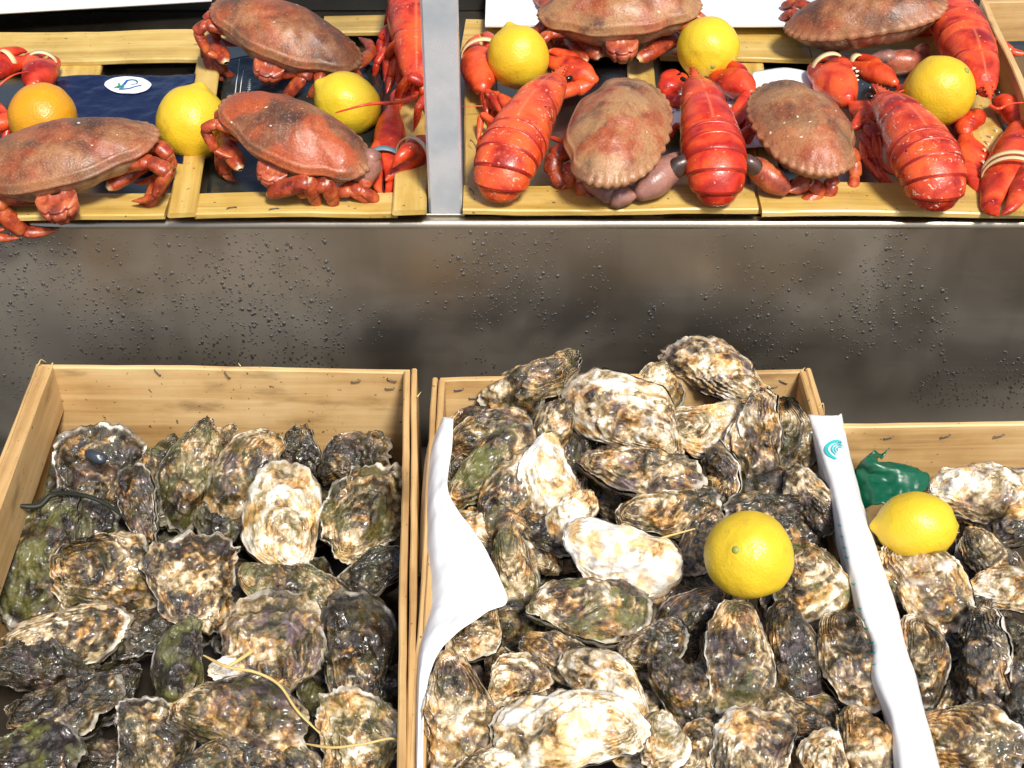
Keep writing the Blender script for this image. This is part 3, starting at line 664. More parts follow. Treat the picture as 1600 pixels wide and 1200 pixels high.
crab(460, 214, .058, .072, 66, 8, "orange blotched crab at the front with its purple claw tucked at the side", (.5, 1., .05), 3, roll=12, H=.35, ratio=(.56, .60),
     legs=[([(374, 262, .03), (350, 218, .036), (350, 240, .03), (352, 270, .012), (368, 286, .004)], 18), ([(366, 250, .03), (348, 210, .036), (344, 232, .03), (344, 266, .012), (358, 282, .004)], 14), ([(422, 302, .026), (482, 284, .042), (490, 302, .028), (498, 336, .002)], 18),
           ([(468, 302, .024), (510, 287, .038), (518, 306, .024), (528, 336, .002)], 16), ([(506, 300, .02), (548, 298, .024), (578, 312, .012), (540, 328, .003)], 14), ([(520, 290, .024), (566, 298, .024), (588, 312, .012), (566, 332, .003)], 13)],
     skip=[(-1, 3), (-1, 2), (1, 3), (1, 2), (1, 1)], claws=[dict(w=[(500, 288, .03), (548, 276, .032)], tip=(594, 250, .036), side=(0, -.2, 1), wd=62, pale=1., dark=0)], auto_claw=(1, 0))
crab(968, 18, .066, .081, 90, 6, "crab sitting back between two lemons with its hind end facing out", (.6, .5, .75), 4, roll=-4, H=.36, ratio=(.52, .60),
     legs=[([(935, 88, .030), (905, 50, .042), (880, 22, .040), (846, 2, .036), (830, -14, .03)], 20), ([(912, 96, .026), (890, 60, .030), (872, 62, .026), (890, 84, .014), (910, 94, .008)], 17), ([(1000, 92, .03), (1056, 60, .036), (1066, 66, .03), (1080, 96, .008)], 17), ([(900, 90, .02), (870, 40, .03), (846, 36, .028), (860, 66, .01)], 14)],
     skip=[(-1, 3), (-1, 2), (1, 3), (1, 2)])
crab(962, 206, .060, .074, -16, 10, "pale crab with mauve claw propped between the two red lobsters", (.72, .65, .75), 5, H=.38, ratio=(.64, .64),
     legs=[([(888, 236, .035), (866, 244, .034), (864, 268, .024), (880, 288, .016), (852, 304, .004)], 20), ([(898, 262, .03), (890, 270, .026), (892, 290, .012), (890, 312, .004)], 19), ([(918, 276, .024), (908, 284, .022), (914, 300, .012), (938, 318, .004), (960, 316, .004)], 20)],
     skip=[(a_, b_) for a_ in (-1, 1) for b_ in range(4)], claws=[dict(w=[(920, 280, .026), (960, 304, .024), (996, 306, .024)], tip=(1074, 238, .044), side=(.8, .1, .45), wd=66, pale=1., gape=.2)], auto_claw=(0, 0), abdomen=False)
crab(1256, 200, .056, .066, 198, 10, "ruddy brown crab in front of the blank white card", (.6, .7, .45), 6, H=.38, ratio=(.68, .68),
     legs=[([(1328, 236, .034), (1336, 252, .026), (1336, 274, .016), (1330, 306, .006), (1312, 318, .002)], 14), ([(1296, 280, .024), (1302, 290, .020), (1290, 308, .010), (1266, 322, .003)], 15), ([(1270, 288, .024), (1282, 300, .016), (1252, 322, .006), (1212, 324, .004), (1188, 306, .004)], 15), ([(1236, 284, .02), (1250, 306, .01), (1226, 302, .01), (1210, 290, .01)], 12)],
     skip=[(a_, b_) for a_ in (-1, 1) for b_ in range(4)], claws=[dict(w=[(1262, 280, .024), (1232, 300, .020)], tip=(1152, 240, .042), side=(-.7, .1, .5), wd=54, pale=.15, gape=.2)], auto_claw=(0, 0), abdomen=False)
crab(1352, 28, .060, .079, -98, 6, "dark brown crab at the very back facing out with claws folded under", (.25, .45, .1), 7, roll=14, H=.34, ratio=(.48, .56),
     claws=[dict(w=[(1310, 70, .03), (1268, 60, .03)], tip=(1254, 16, .046), side=(.5, -.4, .3), wd=58, pale=.35, dark=0), dict(w=[(1440, 74, .034), (1448, 96, .024)], tip=(1352, 100, .020), side=(0, -.2, 1), wd=50, pale=.35, dark=0)], auto_claw=(0, 0), abdomen=False, skip=[(1, 0), (-1, 0), (1, 1), (-1, 1)])

# ------------------------------------------------------------------ lobsters
def lobster(head, neck, wpx, label, col, seed=0, curl=150, ablen=.15, c0=0.25, claws=(), legs=(), feelers=(), fan=True, flat=.86, pitch=0, yaw2=0.):
    hp, kp = np.array(J(*head)), np.array(J(*neck)); o = thing("lobster", Vector(kp), label, "lobster", "lobsters on the slatted trays")
    d = nv(kp - hp); Lc = np.linalg.norm(kp - hp); up = nv(np.array([0, 0, 1.]) - d * d[2]); sd = np.cross(d, up)
    rw = wpx * px(Vector(kp)) / 2
    def shell(C, ra, rb, T, N_, B, pleura=.0, ns=44):
        th = np.linspace(0, 2 * np.pi, ns, endpoint=False); cs, sn = np.cos(th), np.sin(th)
        sn2 = np.where(sn < 0, sn * .62, sn); x = np.sign(cs) * np.abs(cs) ** .86
        V = C[:, None] + B[:, None] * (x[None, :, None] * ra[:, None, None]) + N_[:, None] * (sn2[None, :, None] * rb[:, None, None])
        return V, th
    # carapace
    n = 60; x = np.linspace(0, 1, n); C = hp + np.outer(x, kp - hp) + np.outer(np.sin(x * np.pi) * .05 * Lc, up)
    ra = rw * np.interp(x, [0, .03, .1, .25, .45, .55, .58, .62, .8, .96, 1], [.05, .20, .37, .56, .71, .78, .765, .79, .90, .98, .95]); rb = ra * flat * np.interp(x, [0, .2, 1], [.8, 1, 1.06])
    T = np.tile(d, (n, 1)); N_ = np.tile(up, (n, 1)); B = np.tile(sd, (n, 1))
    V, th = shell(C, ra, rb, T, N_, B); top = np.exp(-((np.cos(th)) / .07) ** 2) * (np.sin(th) > 0)
    V -= up * (top[None] * .016 * rw * np.clip(x * 5, 0, 1)[:, None])[..., None]
    gv = np.exp(-((x[:, None] - .56 - .10 * np.abs(np.cos(th))[None]) / .018) ** 2) * .035 * rw; V -= ((V - C[:, None]) / (np.linalg.norm(V - C[:, None], axis=2)[..., None] + 1e-9)) * gv[..., None]
    V += (V - C[:, None]) * (fbm(V * 55, seed, 3) * .02)[..., None]
    tt = np.clip(.25 + np.abs(np.cos(th))[None] * .9 + 0 * x[:, None] - .3 * (np.sin(th) > .3)[None], 0, 1)
    tt = tt + np.clip(gv / (.035 * rw), 0, 1) ** 2 * 1.1; tt = tt - .22 * (top > .9)[None] * np.clip(x * 6, 0, 1)[:, None]
    s = Soup(); s.add(V.reshape(-1, 3), gq(n, 44), tt.ravel()); cp = s.build("carapace", M['lobster'], o); cp.color = (*col, 1)
    s = Soup(); rs = hp - d * Lc * .15 + up * rw * .16; R0 = hp + d * Lc * .14 + up * rw * .30
    s.add(*sweep(catmull([R0, (R0 + rs) / 2 + up * rw * .03, rs], 10), rw * np.linspace(.20, .012, 10), rw * np.linspace(.10, .01, 10), up, 10), .1)
    for k in range(4):
        for sg in (-1, 1):
            b = R0 + (rs - R0) * (.2 + .2 * k) + sd * sg * rw * (.17 - .04 * k); s.add(*sweep(np.array([b, b - d * rw * .10 + sd * sg * rw * .06 + up * rw * .05]), [rw * .04, rw * .004], [rw * .04, rw * .004], up + .02, 6), .1)
    s.build("rostrum", M['lobster'], o).color = (*col, 1)
    for sg in (-1, 1):
        e = hp + d * Lc * .07 + sd * sg * rw * .30 + up * rw * .12; s = Soup(); s.add(*sweep(np.array([e, e - d * rw * .05 + sd * sg * rw * .06, e - d * rw * .16 + sd * sg * rw * .12, e - d * rw * .2 + sd * sg * rw * .13]), [rw * .05, rw * .09, rw * .08, rw * .01], [rw * .05, rw * .09, rw * .08, rw * .01], up, 10)); s.build("eye", M['eye'], o)
    # abdomen: six overlapping rings that curl under
    P, D, Uq = kp - d * .006, d.copy(), up.copy(); S6 = 6
    cz = math.cos(math.radians(yaw2 / S6)); sz = math.sin(math.radians(yaw2 / S6))
    for k in range(S6):
        Ls = ablen / S6 * 1.0; m = 12; f = np.linspace(0, 1, m); wgt = max(0., (k + .5) / S6 - c0) / (1 - c0)
        tot = sum(max(0., (q + .5) / S6 - c0) / (1 - c0) for q in range(S6)); da = math.radians(curl) * wgt / tot
        Cs, Ts, Us = [], [], []
        for q in range(m):
            Cs.append(P.copy()); Ts.append(D.copy()); Us.append(Uq.copy())
            if q < m - 1:
                P = P + D * Ls / (m - 1); a = da / (m - 1); D, Uq = nv(D * math.cos(a) - Uq * math.sin(a)), nv(Uq * math.cos(a) + D * math.sin(a))
        D = nv(D * cz + sd * sz); sd = nv(sd - D * np.dot(sd, D)); Uq = nv(np.cross(sd, D)) if np.dot(np.cross(sd, D), Uq) > 0 else -nv(np.cross(sd, D))
        Cs, Ts, Us = np.array(Cs), np.array(Ts), np.array(Us); Bs = np.cross(Ts, Us)
        Cs2 = Cs.copy(); ov = Ls * .34; Cs2 = Cs2 - Ts * (np.linspace(1, 0, m) * ov)[:, None]
        sc = (.93, .97, .98, .95, .89, .76)[k]; ex = (.93, .97, .98, .95, .89, .76, .46)[k + 1]
        prof = (sc + (ex - sc) * f) * np.interp(f, [0, .12, .3, .8, .94, 1], [.95, .985, 1.0, 1.025, 1.035, .98])
        if k == S6 - 1: prof *= np.interp(f, [0, .6, 1], [1, .9, .25])
        V, th = shell(Cs2, rw * prof, rw * prof * flat * 1.04, Ts, Us, Bs)
        V += (V - Cs2[:, None]) * (fbm(V * 60, seed + k, 3) * .012)[..., None]
        low = np.clip(-np.sin(th), 0, 1); sides = np.abs(np.cos(th)) ** 3
        V += (Bs[:, None] * (np.sign(np.cos(th)) * sides * rw * .05)[None, :, None] - Us[:, None] * (sides * low * rw * .3)[None, :, None]) * np.sin(f * np.pi)[:, None, None]
        tt = np.clip(.15 + .75 * np.abs(np.cos(th))[None] + .25 * k / 6 + 0 * f[:, None], 0, 1) + 1.3 * np.exp(-((f - .93) / .05) ** 2)[:, None] - .0
        s = Soup(); cap = V[-1].mean(0); s.add(np.concatenate([V, ((V[-1] + cap) / 2)[None], np.repeat(cap[None, None], 44, 1)]).reshape(-1, 3), gq(m + 2, 44), np.concatenate([tt, tt[-2:]]).ravel())
        s.build("tail_segment", M['lobster'], o).color = (*col, 1)
    if fan:
        for k, an in enumerate((-58, -28, 0, 28, 58)):
            dv = nv(D * math.cos(math.radians(an)) + sd * math.sin(math.radians(an))); q = np.linspace(0, 1, 10); Lf = rw * 1.15
            C = P - D * rw * .2 + np.outer(q, dv * Lf) - np.outer(q * q, Uq * rw * .12 * (0 if an == 0 else 1)); pr = rw * np.interp(q, [0, .2, .6, .9, 1], [.10, .24, .36, .30, .04])
            s = Soup(); s.add(*sweep(C, pr, pr * .16, Uq, 16), .3); s.build("tail_fan_blade", M['lobster'], o).color = (*col, 1)
    for kk, (pts, r) in enumerate(legs):
        jn = [np.array(J(*q)) for q in pts]; rr = r * px(Vector(kp)); s = limb(jn, [rr, rr * .9, rr * .8, rr * .6], .85, (0, -.3, .9), 10, .02, seed); s.A = [a * .1 for a in s.A]
        s.build("walking_leg", M['lobster'], o).color = (col[0], col[1], 0, 1)
    for kk, dct in enumerate(claws):
        pts = [np.array(J(*q)) for q in dct['w']]; wd = dct['wd'] * px(Vector(pts[-1])); s = limb(pts, [wd * .22, wd * .28, wd * .30, wd * .3], .85, (0, -.3, .9), 16, .05, seed + kk); s.A = [a * .1 for a in s.A]
        am = s.build("claw_arm", M['lobster'], o); am.color = (*col, 1)
        palm, fin, W, LL = pincer(pts[-1], J(*dct['tip']), dct['side'], wd, dct.get('th', .62), dct.get('gape', 0.), dct.get('f', .50))
        s = Soup(); V = palm[0]; V = V + (V - V.mean(0)) * (fbm(V * 60, seed, 3) * .03)[:, None]; s.add(V, palm[1], .12); pm = s.build("claw", M['lobster'], o); pm.color = (*col, 1)
        s = Soup(); s.add(*fin, .12); s.build("claw_finger", M['lobster'], pm).color = (*col, 1)
        if dct.get('teeth'):
            s = Soup()
            for (x, y) in dct['teeth']:
                b = W(x, y, dct.get('tz', .0)); e = W(x - .01, y + math.copysign(.07, y), dct.get('tz', .0)); s.add(*sweep(np.array([b, b + (e - b) * .6, e]), [wd * .035, wd * .026, wd * .006], [wd * .035, wd * .026, wd * .006], (.1, .2, .97), 8))
            s.build("claw_teeth", M['tooth'], pm)
        for (x, hw, thb, y, wb, mt) in dct.get('bands', ()):
            band_on(W, x, hw, thb, y, wb).build("rubber_band", M[mt], pm)
    for pts, r in feelers:
        C = catmull([tuple(J(*q)) for q in pts], 40); rr = np.linspace(r, r * .25, 40) * px(Vector(kp)); s = Soup(); s.add(*sweep(C, rr, rr, (.1, -.4, .9), 8), .1)
        s.build("feeler", M['lobster'], o).color = (col[0], col[1], 0, 1)
    return o

lobster((876, 120, .050), (808, 220, .050), 100, "orange red lobster next to the steel post, its claw bent round a lemon", (.5, .75, .6), 11, curl=100, ablen=.072, c0=.0, fan=False,
        claws=[dict(w=[(800, 170, .02), (772, 160, .02), (752, 142, .026)], tip=(752, 52, .034), side=(1, 0, .4), wd=72, bands=[(.62, .44, .36, 0, .03, 'band')]),
               dict(w=[(868, 150, .02), (900, 138, .022), (930, 128, .028)], tip=(852, 80, .036), side=(.2, 1, .3), wd=52)],
        legs=[([(800, 195, .024), (760, 142, .03), (762, 196, .008)], 9), ([(800, 185, .03), (782, 150, .034), (772, 182, .016), (760, 210, .004)], 9), ([(795, 210, .02), (752, 178, .026), (746, 226, .004)], 7), ([(790, 230, .02), (752, 214, .02), (744, 240, .004)], 6), ([(860, 215, .02), (888, 226, .02), (880, 250, .008)], 5)],
        feelers=[([(868, 132, .05), (820, 150, .03), (770, 164, .02), (722, 166, .02)], 2.4)])
lobster((1083, 124, .050), (1111, 221, .050), 97, "plain bright red lobster with smooth tail, under the lemon with a stem", (.25, .1, .0), 12, curl=100, ablen=.074, c0=.0, fan=False,
        claws=[dict(w=[(1090, 165, .02), (1058, 158, .02), (1036, 148, .024)], tip=(1062, 112, .034), side=(-.3, .8, .3), wd=46), dict(w=[(1130, 185, .02), (1156, 190, .024), (1176, 150, .032)], tip=(1118, 100, .036), side=(1, .2, .4), wd=60)],
        legs=[([(1140, 205, .024), (1176, 160, .034), (1160, 216, .014), (1164, 246, .004)], 9), ([(1146, 220, .024), (1182, 196, .03), (1160, 236, .008), (1156, 256, .004)], 8), ([(1140, 190, .024), (1172, 140, .034), (1158, 190, .016)], 10), ([(1075, 200, .02), (1054, 196, .02), (1048, 220, .006)], 6)],
        feelers=[([(1100, 130, .05), (1160, 200, .02), (1180, 240, .012), (1164, 282, .012)], 1.6)])
lobster((1372, 150, .050), (1438, 236, .050), 106, "white flecked orange lobster lying beside the ruddy crab", (.55, .55, 1.), 13, curl=100, ablen=.068, c0=.0, fan=False,
        claws=[dict(w=[(1380, 190, .02), (1352, 176, .026), (1326, 160, .03)], tip=(1284, 92, .036), side=(1, .2, .4), wd=76, f=.58, bands=[(.80, .33, .30, .02, .035, 'band')], teeth=[(.42, .40), (.5, .46), (.58, .44), (.34, .36)]),
               dict(w=[(1400, 150, .02), (1418, 146, .02), (1400, 132, .026)], tip=(1328, 88, .026), side=(.2, 1, .3), wd=46, bands=[(.86, .22, .2, 0, .05, 'band')], teeth=[(.2, -.36), (.34, -.46), (.48, -.5), (.60, -.42), (.3, -.2), (.45, -.25)], tz=.2)],
        legs=[([(1352, 170, .03), (1334, 200, .03), (1358, 190, .03), (1376, 206, .03)], 9), ([(1346, 184, .03), (1376, 180, .032), (1384, 200, .028), (1376, 236, .012)], 9), ([(1352, 200, .03), (1368, 214, .03), (1372, 250, .016), (1404, 276, .006)], 10), ([(1350, 210, .026), (1360, 236, .02), (1374, 268, .01), (1400, 292, .004)], 10), ([(1346, 220, .02), (1350, 250, .016), (1376, 280, .006), (1398, 300, .003)], 8)],
        feelers=[([(1374, 158, .05), (1400, 146, .05), (1440, 130, .05)], 2.2)])
lobster((1542, 152, .046), (1512, 76, .056), 86, "upturned lobster with raised tail by the little wooden crate, banded claw at the front", (.45, .45, .15), 14, curl=70, ablen=.135, c0=.05,
        claws=[dict(w=[(1560, 160, .03), (1586, 172, .03), (1592, 196, .03)], tip=(1566, 338, .020), side=(.9, 0, .4), wd=86, f=.52, th=.5, bands=[(.52, .47, .36, 0, .016, 'band'), (.575, .45, .35, 0, .014, 'band')], teeth=[(.08, -.34), (.15, -.40), (.22, -.44), (.29, -.48), (.36, -.49), (.43, -.46)], tz=.12),
               dict(w=[(1530, 180, .02), (1510, 196, .016), (1508, 214, .014)], tip=(1552, 318, .006), side=(-.9, 0, .3), wd=76, th=.45)],
        legs=[([(1540, 130, .02), (1566, 120, .02), (1590, 160, .008)], 8), ([(1548, 90, .03), (1552, 62, .046), (1580, 80, .046), (1606, 84, .046)], 9), ([(1530, 176, .02), (1500, 186, .02), (1484, 200, .006)], 9)],
        feelers=[([(1546, 165, .05), (1560, 170, .05), (1580, 162, .05), (1610, 160, .05)], 3)])
lobster((652, 142, .036), (652, 36, .052), 92, "lobster half hidden behind the steel post, head towards the front", (.35, .3, .35), 15, curl=40, ablen=.12, c0=.2,
        claws=[dict(w=[(640, 150, .02), (626, 146, .02), (614, 166, .024)], tip=(596, 308, .006), side=(-.9, 0, .3), wd=58, teeth=[(.3, -.46), (.4, -.5), (.5, -.46), (.2, -.4)], bands=[(.60, .42, .33, 0, .022, 'bluestrap')]),
               dict(w=[(668, 150, .02), (684, 180, .02), (676, 222, .022)], tip=(606, 274, .020), side=(-.4, -.9, .3), wd=70, gape=.5, bands=[(.45, .5, .4, 0, .03, 'band')])],
        legs=[([(668, 60, .05), (640, 16, .066), (614, 8, .05), (600, 40, .03)], 12), ([(650, 90, .05), (622, 66, .056), (606, 90, .03), (600, 128, .01)], 10), ([(660, 130, .05), (640, 120, .056), (622, 150, .03), (618, 190, .01)], 9), ([(668, 150, .045), (652, 170, .045), (646, 205, .02)], 7), ([(640, 60, .03), (612, 44, .04), (596, 60, .03), (588, 116, .008)], 11), ([(640, 80, .03), (620, 88, .034), (612, 120, .016), (604, 146, .006)], 9), ([(640, 96, .03), (628, 100, .034), (618, 140, .012)], 8), ([(645, 20, .03), (640, 6, .04), (604, 54, .02)], 7), ([(650, 30, .05), (632, 14, .06), (612, 30, .05), (600, 90, .02)], 9), ([(650, 110, .04), (634, 128, .04), (626, 150, .02)], 8), ([(656, 120, .045), (646, 134, .045), (640, 152, .03)], 6), ([(662, 124, .045), (660, 140, .045), (654, 158, .03)], 6), ([(640, 70, .02), (606, 74, .03), (588, 100, .02), (582, 126, .004)], 8)],
        feelers=[([(650, 150, .046), (620, 160, .054), (575, 163, .072), (524, 176, .066)], 4), ([(664, 150, .044), (656, 180, .03), (648, 196, .02)], 2)])
lobster((-52, 190, .03), (-90, 120, .04), 80, "lobster at the tray's far corner, banded claws beside the orange tinted lemon", (.4, .3, .1), 16, curl=40, ablen=.10,
        claws=[dict(w=[(-20, 200, .02), (18, 188, .02), (52, 138, .024)], tip=(72, 84, .026), side=(-.9, .2, .3), wd=62, bands=[(.72, .36, .30, 0, .04, 'band')]),
               dict(w=[(-50, 150, .02), (-40, 120, .03)], tip=(44, 80, .030), side=(0, 1, .3), wd=52, bands=[(.60, .36, .32, 0, .04, 'band')])],
        legs=[([(-10, 160, .02), (14, 190, .02), (4, 226, .006)], 9)], feelers=[([(-20, 150, .03), (20, 118, .04), (62, 110, .03)], 2.4)])

# ------------------------------------------------------------------ oyster crates
def wall(parent, name, a, b, h, thick, off, seed, top=0.0, mat='crate_wood', warp=.0012):
    a, b = Vector(a), Vector(b); d = b - a; d.z = 0; q = basis(d, (0, 0, 1)); y = q @ Vector((0, 1, 0)); c = (a + b) / 2 + y * off
    return box(name, d.length, thick, h, M[mat], parent, (c.x, c.y, a.z + top - h / 2), q, .0012, warp, seed)
def crate(label, BL, BR, FL, FR, z=0.0, seed=0, batten=(1, 1), bt=.0055, h=.135, right=True, left=True):
    bl, br, fl, fr = at(*BL, z), at(*BR, z), at(*FL, z), at(*FR, z)
    o = thing("oyster_crate", Vector(((bl.x + br.x) / 2, (bl.y + fl.y) / 2, z - h)), label, "crate", "wooden oyster crates")
    wall(o, "back_board", bl, br, h, .0055, 0, seed, -.0015)
    if left:
        wall(o, "side_board", fl, bl + Vector((0, .004, 0)), h, .005, .0045, seed + 1, -.003)
        if batten[0]: wall(o, "side_batten", fl, bl - Vector((0, .004, 0)),   .052, bt, .0018 - bt * .55, seed + 2, .001)
    if right:
        wall(o, "side_board", fr, br + Vector((0, .004, 0)), h, .005, -.0045, seed + 3, -.002)
        if batten[1]: wall(o, "side_batten", fr, br - Vector((0, .004, 0)), h * .98, .0055, .0012, seed + 4, .001)
    f = wall(o, "front_board", fl + Vector((0, 0, 0)), fr, h, .0055, 0, seed + 5, -.003)
    c = (bl + br + fl + fr) / 4; box("bottom_board", (br - bl).length, (bl - fl).length, .006, M['base_dark'], o, (c.x, c.y, z - h + .003), None, .001)
    if False:
        for e, sg in ((bl, 1), (br, -1)): box("corner_post", h * .96, .016, .016, M['crate_wood'], o, (e.x + sg * .0135, e.y - .0125, z - h * .52), basis((0, 0, 1), (0, -1, 0)), .003, .0006, seed + 7)
    return o
c1 = crate("open wooden crate half full of dark oysters, with no paper in it", (64, 569), (640, 577), (-258, 1400), (626, 1400), 0, 31, bt=.013)
c2 = crate("wooden crate heaped with pale oysters and topped with a lemon", (688, 590), (1256, 577), (644, 1400), (1496, 1400), 0, 41)
c3 = crate("wooden crate with a green plastic scrap and a lemon among oysters", (1286, 661), (1900, 656), (1500, 1400), (2150, 1300), 0, 51, batten=(0, 1), left=False)
def wstaple(parent, u, v, BL, BR, ang, z=0.0):
    a, b = at(*BL, z), at(*BR, z); d = (b - a); n = Vector((d.y, -d.x, 0)).normalized(); r = ray(u, v); k = ((a - n * -.0036) - CAM).dot(n) / r.dot(n); p = CAM + r * k
    dd = d.normalized() * math.cos(ang) + Vector((0, 0, 1)) * math.sin(ang); staple(parent, p, dd, n)
for k, (u, v, a) in enumerate(((246, 582, -1), (355, 586, -1.1), (556, 596, .2), (612, 594, -.4), (609, 607, .1))): wstaple(c1, u, v, (64, 569), (640, 577), a)
for (u, v, a) in ((717, 609, .2), (740, 622, .1), (1224, 597, -.5), (1208, 605, .2)): wstaple(c2, u, v, (688, 590), (1256, 577), a)
for (u, v, a) in ((1389, 684, .3), (1478, 682, .4), (1562, 681, .3)): wstaple(c3, u, v, (1286, 661), (1900, 656), a)
# the low stand the crates rest on
st = thing("crate_stand", (0, .7, -.30), "dark low stand under the oyster crates", "stand")
box("stand_top", 2.2, 1.1, .04, M['dark'], st, (0, .49, -.160), None, .002)
for sx in (-1, 1): box("stand_leg", .54, .06, .06, M['dark'], st, (sx * .95, .3, -.451), basis((0, 0, 1), (0, -1, 0)), .002)

# ------------------------------------------------------------------ oysters
def oyster_mesh(seed, lw, res=1.0, frill=1.0, hump=1.0, curve=0.0, pointed=.5):
    """length 1 along y (hinge at +y), width lw; two valves with overlapping frilled growth layers"""
    rng = np.random.default_rng(seed); ns, nr = int(112 * res), int(50 * res); th = np.linspace(0, 2 * np.pi, ns, endpoint=False)
    c, s_ = np.cos(th), np.sin(th); y = .5 * s_; taper = 1 - pointed * .62 * np.clip(y + .12, 0, 1) ** 1.15 * 1.5
    x = .5 * lw * np.sign(c) * np.abs(c) ** .88 * taper
    cyc = np.stack([c * 1.3, s_ * 1.3, np.full(ns, seed * 2.17)], -1)
    jit = 1 + .075 * fbm(cyc, seed, 2) + .046 * fbm(cyc * 3.6, seed + 3, 3) * frill + .022 * vn(cyc * 13, seed + 7) * frill
    x *= jit; y *= jit; wb = rng.uniform(-.5, .5); x = x + wb * lw * (y ** 2 - .08) + .05 * lw * np.sin(y * 7 + rng.uniform(0, 6))
    O = np.stack([x, y], -1); Um = np.array([rng.uniform(-.05, .05) * lw, .36]); out = []
    for valve in (0, 1):
        n = nr if valve == 0 else nr // 2
        t = np.linspace(0, 1, n) ** (.85 if valve == 0 else .6)
        P = Um[None, None] * (1 - t)[:, None, None] + O[None] * t[:, None, None]
        rho = t[:, None] * np.ones(ns)
        # distance to the outline measured from the middle keeps the dome broad
        ctr = np.array([0, -.03]); dq = P - ctr; an = np.arctan2(dq[..., 1], dq[..., 0]); oa = np.arctan2(O[:, 1] - ctr[1], O[:, 0] - ctr[0]); od = np.linalg.norm(O - ctr, axis=1); od_s = np.argsort(oa)
        rr = np.linalg.norm(dq, axis=2) / np.interp(an, oa[od_s], od[od_s], period=2 * np.pi)
        rr = np.clip(rr, 0, 1)
        if valve == 0:
            H = .145 * hump; Z = H * (1 - rr ** 2.3) ** .85
            NL = rng.uniform(5.5, 8.5); wob = .55 * fbm(cyc * 1.9, seed + 11, 3)
            ph = t[:, None] * NL + wob[None] * (t[:, None] * 1.2) + .35 * fbm(np.concatenate([P * 4, rho[..., None] * 0], -1), seed + 2, 2)
            fr = ph - np.floor(ph); lam = fr ** 1.5 * np.clip((1 - fr) / .10, 0, 1)
            amp = (.014 + .014 * fbm(np.concatenate([P * 5, rho[..., None] * 0 + 5], -1), seed + 4, 2)) * np.clip(t[:, None] * 2.2, 0, 1) * frill; amp = amp * 2.3 * np.clip(.55 + 1.1 * fbm(np.concatenate([P * 3.2, rho[..., None] * 0 + 15], -1), seed + 31, 2), 0, 1.6)
            Z += lam * amp
            fold = np.cos(th * rng.integers(5, 9) + rng.uniform(0, 6) + 1.2 * wob); Z += fold[None] * t[:, None] ** 2.5 * .012 * frill
            q = np.concatenate([P * 6.5, rho[..., None] * 0 + seed], -1)
            Z += .062 * fbm(q * .55, seed + 5, 3) * (1 - .7 * t[:, None] ** 8) + .020 * fbm(q * 2.0, seed + 6, 4) - .022 * np.abs(fbm(q * 1.3, seed + 16, 3)) + .0045 * np.abs(fbm(q * 6, seed + 8, 2))
            Z += .016 * (lam - .4) * vn(np.stack([np.cos(th) * 7, np.sin(th) * 7, th * 0], -1) + np.array([0, 0, 3.]), seed)[None] * frill * np.clip(t[:, None] * 2, 0, 1)
            k = 1 + (.030 * lam * np.clip(t - .3, 0, 1)[:, None]) * frill; P = Um + (P - Um) * k[..., None]
            Z += .01
        else:
            k = 1.035 + .02 * fbm(cyc * 2.6, seed + 21, 3); P = Um + (P - Um) * k[None, :, None]
            ph = t * 5.0; lam = np.repeat((ph - np.floor(ph))[:, None], ns, 1)
            Z = -.26 * hump ** .5 * (1 - rr ** 2.2) ** .7 - lam * .014 + .016 * fbm(np.concatenate([P * 5, rho[..., None] * 0 + 9], -1), seed + 9, 3) - .008
        # edge flutter shared by both valves
        fl = (.045 * fbm(cyc * 2.4, seed + 13, 2) + .020 * vn(cyc * 8, seed + 14)) * frill
        Z += fl[None] * t[:, None] ** 5
        Z += curve * (P[..., 1] ** 2) + rng.uniform(-.12, .12) * P[..., 0] * P[..., 1] * 2
        V = np.concatenate([P, Z[..., None]], -1)
        if valve == 1: V = V[::-1]; rho = rho[::-1]; lam = lam[::-1]
        out.append((V.reshape(-1, 3), gq(n, ns), rho.ravel(), lam.ravel()))
    return out
NAMED = []; USED = set(); SKIP = {2, 4, 6, 7, 12, 13, 14, 15, 19, 23, 24, 25, 28, 34, 36, 38, 40, 41, 42, 43, 44, 46, 47, 48, 52, 53, 54, 56, 57, 58, 59, 60, 61, 62, 64, 65, 66, 67, 68, 69, 70, 71, 72, 73, 74, 75, 76, 78, 82, 83, 85, 89, 94, 100, 101, 105, 107, 109, 115, 119, 122, 123, 124, 125, 126, 128, 131, 135, 136, 138, 141, 142, 144, 145, 148, 151, 153, 154, 155, 156, 157}; FID = [0]
